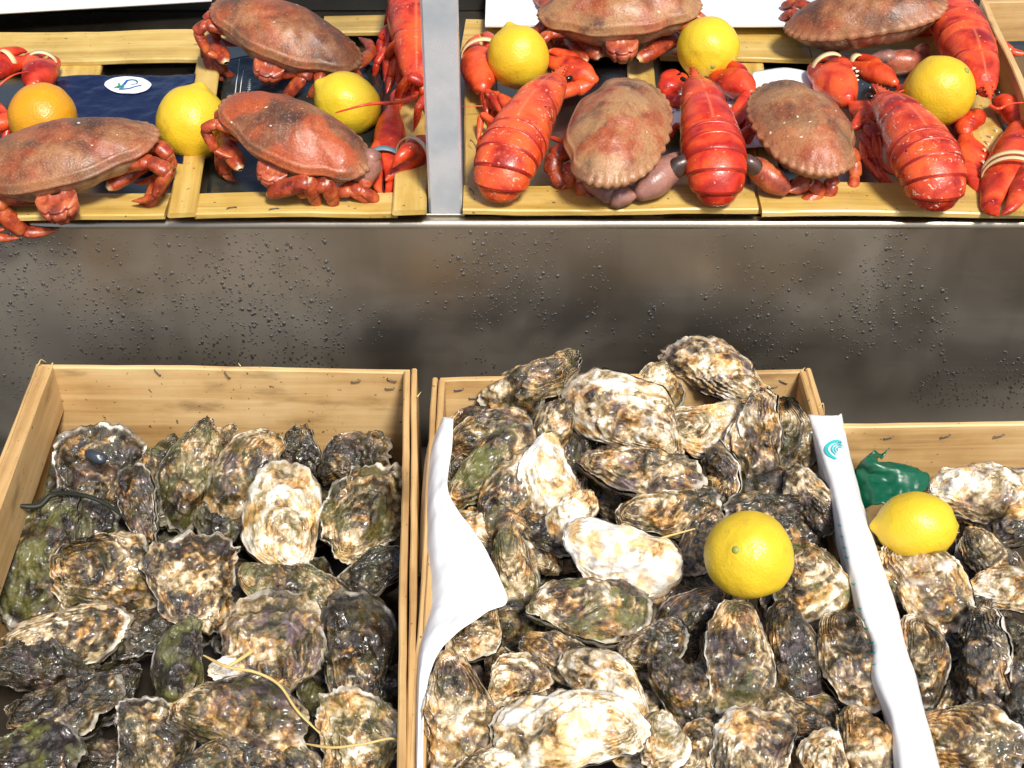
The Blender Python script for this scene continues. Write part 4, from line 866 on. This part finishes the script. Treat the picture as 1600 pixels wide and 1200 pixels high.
def oyster(u, v, z0, lift, lpx, wpx, ang, label, col, seed, tilt=.55, roll=0., pit=0., frill=1., hump=1., pointed=.5, res=1., group=None, white_rim=None, flip=False, curve=0.):
    rj = random.Random(seed); roll += rj.uniform(-16, 16); pit += rj.uniform(-14, 14)
    p = at(u, v, z0); view = (CAM - p).normalized(); p = p + view * lift; view = (CAM - p).normalized()
    n = (Vector((0, 0, 1)) * (1 - tilt) + view * tilt).normalized()
    d = (R_ * math.cos(math.radians(ang)) + U_ * math.sin(math.radians(ang)))
    # the image direction laid into the plane of the shell
    dw = d - W_ * (d.dot(n) / W_.dot(n)); Y = (dw - n * dw.dot(n)).normalized(); X = Y.cross(n)
    q1 = Matrix.Rotation(math.radians(roll), 3, Y); X, n = q1 @ X, q1 @ n
    q2 = Matrix.Rotation(math.radians(pit), 3, X); Y, n = q2 @ Y, q2 @ n
    L = lpx * px(p) * 1.02; lw = wpx / lpx * 1.04
    o = thing("oyster", p, label, "oyster", group)
    Rm = np.array([[X.x, Y.x, n.x], [X.y, Y.y, n.y], [X.z, Y.z, n.z]])
    for (nm, (V, Q, rho, lam)) in zip(("upper_shell", "lower_shell"), oyster_mesh(seed, lw, res, frill, hump, curve, pointed)):
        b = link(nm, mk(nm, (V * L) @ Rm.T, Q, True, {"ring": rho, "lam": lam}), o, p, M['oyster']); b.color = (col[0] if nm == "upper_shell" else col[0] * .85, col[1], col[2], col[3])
    return o
    return o
def run(lst, z0, grp=None):
    NAMED.append([(a[0], a[1], a[7].split(' oyster')[0] + ' oyster') for a in lst])
    for k, a in enumerate(lst):
        (u, v, z, lift, lp, wp, ang, lab, col), kw = a[:9], (a[9] if len(a) > 9 else {})
        oyster(u, v, z, lift, lp, wp, ang, lab, col, 100 + int(u * 7 + v * 13) % 9000, group=grp, **kw)
# col = (brightness, green, purple, pale rim)
LZ = -.062
left = [
 (158, 738, LZ, .000, 150, 138, 250, "brown oyster with a pale wavy rim and a small mussel stuck on it", (.44, .1, .4, 1.), dict(frill=1.2, pointed=.2, hump=.7)),
 (297, 738, LZ, .012, 178, 84, 78, "tall narrow grey green twisted oyster standing at the bare crate's back board", (.50, .6, .2, .6), dict(frill=1.5, hump=1.4, tilt=.8)),
 (217, 785, LZ, .014, 130, 58, 292, "thin oyster seen edge on, between the mussel oyster and the twisted one", (.42, .1, .6, .8), dict(hump=.8, roll=38)),
 (388, 748, LZ, .008, 172, 106, 62, "humped brown and cream oyster leaning on the bare crate's back board", (.54, .3, .4, .5), dict(hump=1.4, frill=1.2, tilt=.7)),
 (442, 812, LZ, .026, 192, 118, 283, "large bright cream oyster, longest of those in the bare crate", (.82, .35, .25, .9), dict(hump=.9, frill=1.1, tilt=.7, pointed=.4)),
 (567, 802, LZ, .014, 170, 124, 247, "broad ochre oyster with scalloped pale edge by the bare crate's side board", (.54, .5, .1, 1.), dict(frill=1.7, hump=.9, pointed=.3, tilt=.65)),
 (556, 716, LZ, -.004, 120, 84, 200, "dark ribbed oyster in the back corner above the broad ochre one", (.34, .1, .3, .5), dict(frill=2.0)),
 (470, 704, LZ, -.01, 80, 60, 100, "small dark fringed oyster at the back board behind the longest cream one", (.26, .2, .3, .5), dict(frill=1.8)),
 (330, 704, LZ, -.008, 100, 60, 60, "small grey oyster peeping out between the twisted one and the humped one", (.45, .1, .3, .8), dict(frill=1.4)),
 (166, 900, LZ, .016, 168, 132, 165, "honey brown oyster with a frilled lower lip, in the middle of the bare crate", (.58, .25, .15, 1.), dict(frill=1.9, hump=1., pointed=.3)),
 (305, 905, LZ, .020, 160, 136, 262, "rusty orange oyster with white frilled crest at its top", (.50, .05, .35, 1.), dict(frill=2.0, pointed=.15, hump=.8)),
 (64, 872, LZ, -.006, 230, 120, 75, "large very dark oyster with green weed by the bare crate's side batten", (.16, .8, .2, .5), dict(frill=1.5)),
 (104, 992, LZ, .016, 192, 92, 188, "amber wedge shaped oyster with a bright white upper rim", (.54, .1, .2, 1.), dict(frill=1.1, hump=.9, pointed=.8)),
 (430, 1010, LZ, .016, 178, 158, 275, "big crusty round oyster tinged purple pink", (.56, .2, 1., .6), dict(frill=1.6, hump=1.2, pointed=.2)),
 (500, 928, LZ, -.002, 120, 72, 150, "small ochre oyster under the tip of the longest cream one", (.46, .5, .1, .5)),
 (556, 1015, LZ, .004, 200, 112, 282, "dark oyster with a tan lower half by the side board", (.30, .2, .3, .5), dict(hump=1.2)),
 (378, 1122, LZ, .022, 226, 118, 168, "long mottled brown oyster lying crosswise below the crusty round one", (.50, .3, .6, .6), dict(hump=1.2, frill=1.2)),
 (556, 1152, LZ, .022, 160, 128, 282, "yellow cream oyster with white frilled edge and dark streaks", (.66, .45, .1, 1.), dict(frill=1.7, pointed=.2, hump=.7)),
 (280, 1040, LZ, .006, 160, 78, 82, "dark grey green oyster standing beside the straw stalk", (.34, .8, .2, .6), dict(hump=1.2)),
 (62, 1042, LZ, .004, 180, 96, 172, "dull dark grey oyster right below the amber wedge", (.24, .1, .4, .5), dict(frill=1.4)),
 (102, 1104, LZ, .010, 180, 92, 190, "rust brown oyster lying low in the shaded corner", (.36, .1, .1, .6), dict(frill=1.4)),
 (46, 1178, LZ, .014, 160, 108, 172, "black green oyster cut by the frame's corner", (.20, .9, .2, .5)),
 (236, 1162, LZ, .012, 140, 112, 282, "brown oyster with a wavy upper edge at the bottom of the frame", (.44, .2, .3, .9), dict(frill=1.7, pointed=.2)),
 (340, 1196, LZ, .012, 150, 80, 190, "grey brown oyster cut by the frame under the long mottled one", (.42, .3, .3, .5)),
 (590, 892, LZ, -.006, 130, 70, 20, "nearly black oyster lying low under the broad ochre one", (.16, .2, .3, .7)),
 (240, 762, LZ, -.008, 130, 90, 100, "dark ochre oyster low behind the twisted one", (.30, .5, .1, .4)),
 (372, 1045, LZ, .014, 92, 56, 185, "small chalk white oyster under the straw stalk", (.98, .0, .1, 1.), dict(hump=.9)),
 (440, 1200, LZ, .006, 130, 80, 160, "grey oyster at the frame edge between the mottled one and the yellow cream one", (.40, .3, .3, .5)),
 (350, 800, LZ, -.018, 110, 80, 80, "dark oyster sunk between the twisted one and the longest cream one", (.20, .3, .3, .4)),
 (120, 830, LZ, -.008, 130, 80, 200, "dark oyster under the seaweed strand", (.20, .6, .2, .4)),
 (240, 985, LZ, -.012, 140, 80, 20, "dark oyster sunk behind the amber wedge's white rim", (.22, .1, .2, .5)),  # shadow of the gap put into a dark shell colour
]
run(left, LZ, "oysters in the bare crate")
MZ = -.010
mid = [
 (832, 604, MZ, .006, 172, 78, 30, "dark grey twisted oyster jutting over the back board of the heaped crate", (.50, .2, .4, .9), dict(frill=1.6, hump=1.4, roll=-20, tilt=.9)),
 (1122, 582, MZ, .012, 168, 84, 335, "topmost oyster of the heap, crusted with dark barnacles", (.62, .1, .8, .6), dict(frill=1.6, hump=1.5, tilt=.9)),
 (984, 652, MZ, .018, 206, 118, 328, "large smooth cream oyster, longest near the heap's top", (.80, .2, .45, .7), dict(hump=1.1, frill=.7, tilt=.75, pointed=.5)),
 (1104, 670, MZ, .008, 130, 92, 182, "cream and ochre oyster beside the longest cream one", (.74, .25, .2, .8), dict(frill=1.1, tilt=.75)),
 (1182, 688, MZ, .022, 172, 88, 84, "silver grey oyster standing upright with a pale layered border", (.62, .1, .5, 1.), dict(frill=1.3, hump=.9, tilt=.85)),
 (1226, 700, MZ, .002, 150, 90, 80, "amber brown oyster tucked behind the silver grey upright one", (.50, .3, .2, .6), dict(frill=1.2, tilt=.8)),
 (765, 678, MZ, .010, 140, 70, 200, "purple brown oyster by the top corner of the torn white sheet", (.56, .1, .9, .6), dict(hump=1.2, tilt=.75)),
 (764, 732, MZ, .012, 176, 76, 226, "long grey oyster with mossy green end beside the torn white sheet", (.48, 1., .2, .5), dict(hump=1.2, tilt=.75)),
 (866, 664, MZ, .020, 94, 60, 62, "small brown oyster standing in front of the dark twisted one", (.56, .1, .4, .6), dict(hump=1.5)),
 (806, 772, MZ, .012, 165, 104, 226, "large brown oyster beside the dazzling white one", (.58, .3, .4, .6), dict(hump=1.2)),
 (858, 760, MZ, .024, 158, 92, 95, "dazzling white oyster with a brown striped top", (1.02, .05, .3, .7), dict(hump=1.2, tilt=.6)),
 (1002, 738, MZ, .020, 200, 78, 168, "long mauve oyster lying crosswise below the longest cream one", (.62, .05, 1., .7), dict(hump=1.3, frill=.8, roll=18)),
 (1044, 800, MZ, .006, 160, 84, 185, "ochre oyster with a thin pale lip, lying under the long mauve one", (.56, .25, .25, 1.), dict(frill=1.2)),
 (966, 872, MZ, .028, 188, 108, 163, "broad chalk white oyster in the middle of the heap", (1.0, .1, .35, .8), dict(hump=1., frill=.9, pointed=.35)),
 (896, 806, MZ, .020, 100, 66, 62, "small knobbly white oyster just above the broad chalk white one", (.88, .1, .2, .8), dict(hump=1.5, frill=1.4)),
 (922, 952, MZ, .022, 196, 108, 182, "rounded oyster with green patch and grey eye shaped spot", (.54, .9, .4, .7), dict(hump=1.1, frill=.8)),
 (802, 896, MZ, .006, 176, 66, 94, "narrow grey green oyster hanging beside the torn white sheet", (.48, .7, .4, .6), dict(hump=1.3, roll=-20)),
 (742, 990, MZ, .002, 110, 76, 62, "tan striped oyster half under the lower tip of the torn sheet", (.60, .1, .3, .7)),
 (1152, 1024, MZ, .026, 184, 108, 80, "oval grey oyster with a pale border below the lemon of the heap", (.54, .45, .4, 1.), dict(hump=.9, frill=1.1, pointed=.45)),
 (1268, 914, MZ, .018, 134, 128, 92, "yellow green pointed oyster right beside the lemon of the heap", (.62, 1., .0, .8), dict(frill=1.3, pointed=.75, hump=1.1)),
 (1240, 1030, MZ, .006, 190, 92, 92, "dark slate oyster standing below the yellow green pointed one", (.32, .1, .4, .5), dict(hump=1.1)),
 (1330, 1030, MZ, .018, 178, 94, 106, "brown and cream oyster next to the long folded white paper", (.64, .1, .5, .8), dict(hump=1.2)),
 (712, 1112, MZ, .018, 196, 112, 92, "long grey and tan oyster under the torn sheet along the crate side", (.60, .2, .5, .7), dict(hump=1.1, frill=1.2)),
 (886, 1146, MZ, .030, 236, 122, 2, "biggest cream oyster, in front of the heap with a golden edge", (.84, .25, .3, .9), dict(hump=1., frill=1.2, pointed=.3)),
 (952, 1076, MZ, .022, 174, 88, 322, "cream oyster with long streaks, pointing down beside the biggest cream one", (.78, .2, .35, .7), dict(hump=1.1)),
 (880, 1030, MZ, .012, 150, 70, 155, "russet oyster under the green patched one", (.56, .1, .3, .6), dict(hump=1.2)),
 (806, 1062, MZ, .008, 106, 76, 210, "small rough tan oyster above the biggest cream one", (.58, .1, .3, .7), dict(frill=1.5)),
 (1066, 1078, MZ, .010, 130, 84, 122, "slate blue and ochre oyster beside the oval grey one", (.44, .2, .5, .7), dict(hump=1.2)),
 (1078, 966, MZ, .000, 150, 76, 38, "dark brown oyster slanting under the heap's lemon", (.36, .1, .5, .6)),
 (1174, 1172, MZ, .024, 140, 128, 272, "round oyster with a dark middle and ivory border at the frame's bottom", (.58, .05, .5, 1.), dict(pointed=.1, hump=.7, frill=1.3)),
 (1350, 1158, MZ, .016, 130, 90, 92, "ochre oyster with brown rings at the foot of the folded white paper", (.60, .2, .3, .8), dict(hump=1.2)),
 (1268, 784, MZ, .010, 124, 66, 300, "grey ridged oyster leaning on the crate side above the lemon", (.46, .1, .4, .7), dict(roll=24, hump=1.2)),
 (1240, 1120, MZ, .006, 130, 68, 330, "rusty oyster low between the oval grey one and the ochre ringed one", (.46, .1, .1, .5)),
 (1098, 850, MZ, .008, 116, 66, 60, "brown oyster pressed against the lemon of the heap", (.46, .1, .4, .6)),
 (1030, 606, MZ, -.002, 84, 70, 92, "yellow grey oyster behind the longest cream one at the back board", (.58, .4, .1, .5), dict(tilt=.8)),
 (1128, 738, MZ, .006, 100, 56, 290, "dark oyster gaping beside the silver grey upright one", (.36, .1, .3, 1.), dict(roll=30)),
 (1200, 800, MZ, .000, 130, 70, 10, "brown oyster behind the heap's lemon", (.42, .2, .2, .5)),
 (1290, 1188, MZ, .016, 90, 70, 270, "pale knob shaped oyster at the bottom of the frame", (.80, .05, .1, .7)),
 (1036, 1158, MZ, .018, 104, 76, 80, "small cream and green oyster touching the biggest cream one's end", (.76, .4, .1, .8)),
 (772, 1196, MZ, .016, 110, 70, 20, "cream oyster cut by the frame under the biggest cream one", (.80, .1, .2, .8)),
 (1090, 1168, MZ, .010, 90, 60, 240, "ivory oyster between the round ivory bordered one and the small cream and green one", (.70, .1, .2, .8)),
 (1020, 1010, MZ, .002, 120, 70, 200, "dull brown oyster in the gap under the broad chalk white one", (.38, .1, .4, .5)),
 (860, 830, MZ, .002, 110, 70, 140, "dark oyster in the gap between the two whitest ones", (.34, .1, .3, .5)),
]
run(mid, MZ, "oysters in the heaped crate")
RZ = -.034
rgt = [
 (1535, 772, RZ, .010, 190, 98, 174, "large brown and mauve oyster against the back board, touching the green scrap", (.60, .1, .7, .7), dict(hump=1.1, tilt=.7)),
 (1450, 916, RZ, .024, 170, 108, 128, "silvery white oyster in front of the half hidden lemon", (.72, .1, .6, .8), dict(hump=1.0, frill=1.1)),
 (1546, 872, RZ, .010, 120, 74, 120, "tan oyster just beyond the half hidden lemon", (.56, .1, .3, .6)),
 (1578, 920, RZ, .020, 140, 70, 182, "cream streaked oyster lying crosswise at the frame's edge", (.70, .1, .4, .7), dict(hump=1.2)),
 (1440, 1030, RZ, .012, 140, 76, 92, "chestnut oyster standing next to the long folded white paper", (.54, .1, .3, .9), dict(hump=1.1)),
 (1540, 1040, RZ, .010, 180, 84, 72, "dark brown oyster with a wavy pale edge, upright in the last crate", (.34, .1, .4, 1.), dict(frill=1.8, roll=-30)),
 (1602, 1060, RZ, .014, 170, 80, 84, "dark reddish oyster cut by the frame's edge", (.36, .1, .3, .8)),
 (1512, 1156, RZ, .024, 164, 112, 172, "broad mottled brown oyster at the bottom of the last crate", (.58, .2, .3, .8), dict(hump=1.)),
 (1500, 980, RZ, -.006, 130, 70, 40, "dark oyster sunk between the silvery white one and the wavy edged one", (.26, .1, .3, .5)),
 (1580, 826, RZ, -.006, 130, 70, 10, "dark oyster below the large brown and mauve one", (.24, .1, .3, .6)),
 (1600, 1170, RZ, .010, 120, 80, 90, "black brown oyster in the frame's lower corner", (.26, .1, .3, .6)),
]
run(rgt, RZ, "oysters in the last crate")
# the layers below, seen only through the gaps
def fill(n, quad, z, group, label, seed, bright):
    rng = random.Random(seed)
    for k in range(n):
        u = rng.uniform(quad[0], quad[1]); v = rng.uniform(quad[2], quad[3])
        if callable(z): zz = z(u, v)
        else: zz = z
        FID[0] += 1
        if FID[0] in SKIP: continue
        pool = NAMED[0] if 'bare' in label else NAMED[1] if 'heaped' in label else NAMED[2]; lab = label
        for a in sorted(pool, key=lambda a: math.hypot(a[0] - u, a[1] - v)):
            du, dv = u - a[0], v - a[1]; wd = ('just below' if dv > 0 else 'just above') if abs(dv) > abs(du) * .8 else 'just beside'
            lab = ('dark wet oyster wedged low ' if 'dark' in label else 'small oyster filling the gap ') + wd + ' the ' + a[2].replace('topmost oyster', 'topmost oyster of the heap')
            if lab not in USED and len(lab.split()) <= 16: break
        USED.add(lab); idn = FID[0]
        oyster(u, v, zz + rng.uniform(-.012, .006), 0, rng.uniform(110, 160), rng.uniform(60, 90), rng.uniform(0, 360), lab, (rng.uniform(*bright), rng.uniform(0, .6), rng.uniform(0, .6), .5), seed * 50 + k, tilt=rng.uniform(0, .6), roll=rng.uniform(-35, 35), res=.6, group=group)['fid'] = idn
def grid_fill(us, vs, z, group, label, seed, bright):
    k = 0
    for i, v in enumerate(vs):
        for u in us: k += 1; fill(1, (u - 22, u + 22, v - 16, v + 16), z, group, label, seed + k, bright)
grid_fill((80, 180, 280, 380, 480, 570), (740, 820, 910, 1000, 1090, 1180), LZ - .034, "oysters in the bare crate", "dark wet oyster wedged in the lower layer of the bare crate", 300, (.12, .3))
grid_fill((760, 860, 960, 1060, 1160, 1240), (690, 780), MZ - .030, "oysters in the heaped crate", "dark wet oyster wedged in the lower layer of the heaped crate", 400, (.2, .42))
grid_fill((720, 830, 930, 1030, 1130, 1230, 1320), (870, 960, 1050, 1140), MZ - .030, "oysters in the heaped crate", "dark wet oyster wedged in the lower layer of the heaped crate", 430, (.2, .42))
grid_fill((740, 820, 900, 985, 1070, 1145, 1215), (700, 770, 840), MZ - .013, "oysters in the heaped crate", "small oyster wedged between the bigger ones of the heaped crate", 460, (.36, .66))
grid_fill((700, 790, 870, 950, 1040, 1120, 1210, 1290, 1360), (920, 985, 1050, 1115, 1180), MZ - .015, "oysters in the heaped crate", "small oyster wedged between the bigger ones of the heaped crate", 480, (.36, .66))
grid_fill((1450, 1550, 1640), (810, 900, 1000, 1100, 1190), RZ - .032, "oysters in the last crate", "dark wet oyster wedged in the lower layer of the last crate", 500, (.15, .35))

lemon(1171, 867, 69, .048, "big lemon resting on top of the heaped oysters", (.45, .55, -.72), (.5, .15, 0), 1.0, base=0, seed=7, group="lemons on the oysters")
lemon(1432, 822, 53, .006, "lemon half sunk behind the silvery white oyster by the green scrap", (-.96, .1, -.1), (.5, .15, 0), 1.16, base=0, seed=8, group="lemons on the oysters")

# ------------------------------------------------------------------ paper, scraps, straw, weed
def rowz(v, us, zs): return [at(u, v, z) for u, z in zip(us, zs)]
Gp = patch([rowz(652, (684, 692, 700, 708), (-.02, .004, .010, .012)), rowz(700, (667, 680, 694, 706), (-.02, .006, .012, .014)), rowz(760, (660, 674, 688, 699), (-.02, .006, .014, .018)), rowz(800, (657, 672, 692, 718), (-.03, .006, .016, .020)),
            rowz(850, (655, 676, 712, 754), (-.03, .008, .018, .022)), rowz(905, (653, 682, 734, 782), (-.03, .008, .020, .022)), rowz(940, (652, 684, 738, 792), (-.03, .008, .020, .020)), rowz(957, (652, 680, 722, 762), (-.03, .008, .020, .018)),
            rowz(990, (651, 668, 694, 714), (-.03, .008, .018, .018)), rowz(1030, (650, 656, 668, 680), (-.03, .006, .012, .014)), rowz(1100, (648, 652, 658, 663), (-.03, .004, .008, .010)), rowz(1230, (646, 650, 654, 660), (-.03, .004, .008, .010))], 40, 120, .0017, 4, 48)
sheet("paper_sheet", Gp, M['paper'], None, "torn white paper sheet draped over the heaped crate's plain side, curling onto the oysters", "paper")
Gq = patch([rowz(648, (1254, 1262, 1288, 1308, 1316), (-.012, .010, .014, .010, -.01)), rowz(700, (1270, 1280, 1302, 1318, 1326), (-.012, .012, .016, .010, -.014)), rowz(770, (1290, 1300, 1320, 1336, 1344), (-.014, .012, .017, .010, -.02)), rowz(850, (1308, 1318, 1342, 1362, 1370), (-.016, .013, .018, .010, -.02)),
            rowz(950, (1332, 1342, 1370, 1394, 1402), (-.02, .013, .018, .010, -.02)), rowz(1005, (1352, 1362, 1388, 1409, 1416), (-.02, .013, .018, .010, -.02)), rowz(1060, (1356, 1366, 1398, 1424, 1432), (-.02, .013, .018, .010, -.02)), rowz(1130, (1382, 1392, 1419, 1442, 1450), (-.02, .013, .018, .010, -.02)), rowz(1240, (1398, 1408, 1441, 1470, 1480), (-.02, .013, .018, .010, -.02))], 30, 120, .0014, 8, 55)
pq = sheet("paper_strip", Gq, M['paper'], None, "long white paper strip with turquoise emblem folded over a crate side", "paper")
s = Soup(); c0 = (.52, .135)
for r, a0, a1, wd in ((.25, 70, 240, .0030), (.165, 50, 225, .0012), (.11, 40, 220, .0011), (.06, 30, 215, .0010)):
    stroke(s, Gq, [(c0[0] + .10 + r * .98 * math.cos(math.radians(a)), c0[1] - .105 * r * 1.15 * math.sin(math.radians(a))) for a in np.linspace(a0, a1, 9)], wd, .0012, 28)
s.build("emblem", M['print_teal'], pq)
s = Soup()
for t0 in (.33, .355, .38, .40, .45, .50, .53, .56, .62, .66, .70): stroke(s, Gq, [(.245, t0), (.275, t0 + .004), (.31, t0 + .002)], .0011, .0010, 5)
s.build("small_print", M['print_teal'], pq)["kind"] = "stuff"
Gr = patch([rowz(700, (1262, 1270, 1276), (-.045, -.02, .0)), rowz(800, (1284, 1294, 1302), (-.05, -.02, .0)), rowz(900, (1318, 1326, 1336), (-.05, -.02, .0)), rowz(1000, (1346, 1356, 1362), (-.05, -.02, .0)), rowz(1100, (1372, 1380, 1388), (-.05, -.02, .0))], 12, 40, .001, 5, 40)
sheet("paper_lining", Gr, M['paper'], None, "white paper lining inside the heaped crate along the folded strip", "paper")
Gg = patch([rowz(705, (1366, 1374, 1382, 1390), (-.012, -.010, -.010, -.012)), rowz(712, (1350, 1360, 1370, 1380), (-.012, -.006, -.006, -.010)), rowz(724, (1342, 1352, 1362, 1374), (-.014, -.006, -.004, -.010)), rowz(735, (1336, 1366, 1402, 1436), (-.02, -.008, -.006, -.012)), rowz(744, (1334, 1370, 1412, 1452), (-.022, -.012, -.008, -.014)), rowz(764, (1334, 1370, 1410, 1448), (-.026, -.016, -.012, -.020)), rowz(792, (1336, 1366, 1400, 1424), (-.032, -.024, -.022, -.028))], 30, 40, .0040, 12, 85)
sheet("plastic_scrap", Gg, M['green'], None, "torn dark green plastic scrap at the back board behind a lemon", "plastic scrap")
def strand(name, pts, r, mat, label, cat, taper=.4):
    C = catmull([tuple(at(*q)) for q in pts], 60); rr = np.interp(np.linspace(0, 1, 60), [0, .1, .8, 1], [r * taper, r, r * .8, r * taper])
    s = Soup(); s.add(*sweep(C, rr, rr * .8, (.1, -.4, .9), 8)); o = s.build(name, M[mat], None); return setp(o, label, cat)
strand("straw_stalk", [(318, 1024, -.030), (355, 1042, -.022), (398, 1050, -.020), (436, 1070, -.022), (464, 1110, -.024), (500, 1146, -.028)], .0012, 'straw', "curved straw stalk lying across the chalk white shell", "straw", .5)
strand("straw_stalk", [(396, 1016, -.024), (372, 1032, -.022), (352, 1044, -.022)], .0015, 'straw', "short straw bit crossing the curved stalk", "straw", .5)
strand("straw_stalk", [(476, 1162, -.026), (520, 1168, -.016), (570, 1162, -.012), (612, 1154, -.014), (624, 1166, -.018), (618, 1176, -.02)], .0010, 'straw', "bent straw stalk over the yellow cream oyster", "straw", .5)
strand("straw_stalk", [(985, 862, .02), (1030, 842, .022), (1086, 826, .022)], .0010, 'straw', "thin straw sliver beside the lemon of the heap", "straw", .5)
strand("seaweed_strand", [(24, 790, -.030), (60, 790, -.034), (84, 772, -.030), (130, 774, -.026), (170, 790, -.030), (200, 815, -.034)], .0024, 'weed', "dark seaweed strand by the bare crate's side batten", "seaweed", .3)
def pebble(name, u, v, z, a, b, c, ang, mat, label, cat, seed):
    p = at(u, v, z); n, m = 22, 32; ph = np.linspace(0, np.pi, n); th = np.linspace(0, 2 * np.pi, m, endpoint=False)
    V = np.stack([np.outer(np.sin(ph), np.cos(th)) * (1 - .3 * np.outer(np.sin(ph), np.cos(th))[..., None][..., 0] * .5), np.outer(np.sin(ph), np.sin(th)), np.repeat(np.cos(ph)[:, None], m, 1)], -1)
    V *= (1 + .05 * fbm(V * 2 + seed, seed, 3))[..., None]; V *= np.array([a, b, c]) * px(p)
    n_ = ((CAM - p).normalized() * .6 + Vector((0, 0, .4))).normalized(); X = R_ * math.cos(math.radians(ang)) + U_ * math.sin(math.radians(ang)); X = (X - n_ * X.dot(n_)).normalized(); Y = n_.cross(X)
    Rm = np.array([[X.x, Y.x, n_.x], [X.y, Y.y, n_.y], [X.z, Y.z, n_.z]]); o = link(name, mk(name, V.reshape(-1, 3) @ Rm.T, gq(n, m)), None, p, M[mat]); return setp(o, label, cat)
def splinter(parent, pts, r): 
    C = catmull([tuple(at(*q)) for q in pts], 10); s = Soup(); rr = np.linspace(r, r * .2, 10); s.add(*sweep(C, rr, rr * .6, (.1, -.4, .9), 5)); s.build("splinter", M['straw'], parent)
for pr, pts in ((c1, [(60, 570, 0), (64, 562, .004), (72, 566, .004)]), (c1, [(82, 567, .001), (78, 584, -.004), (74, 606, -.014)]), (c1, [(376, 572, 0), (372, 567, .003)]), (c1, [(652, 620, 0), (658, 612, .003)]), (c2, [(680, 602, 0), (676, 597, .004)]), (c2, [(1278, 640, -.004), (1286, 630, 0), (1288, 648, -.006)]), (c2, [(1252, 580, 0), (1258, 574, .003)]), (c3, [(1300, 660, 0), (1306, 653, .003)])): splinter(pr, pts, .0008)
pebble("mussel", 152, 714, -.024, 19, 11, 9, -25, 'mussel', "small blue black mussel on the brown pale rimmed oyster", "mussel", 3)
oyster(420, 908, LZ, .012, 104, 66, 160, "smooth grey green oyster below the tip of the longest cream one", (.46, .7, .0, .2), 77, group="oysters in the bare crate", frill=.25, hump=.9)
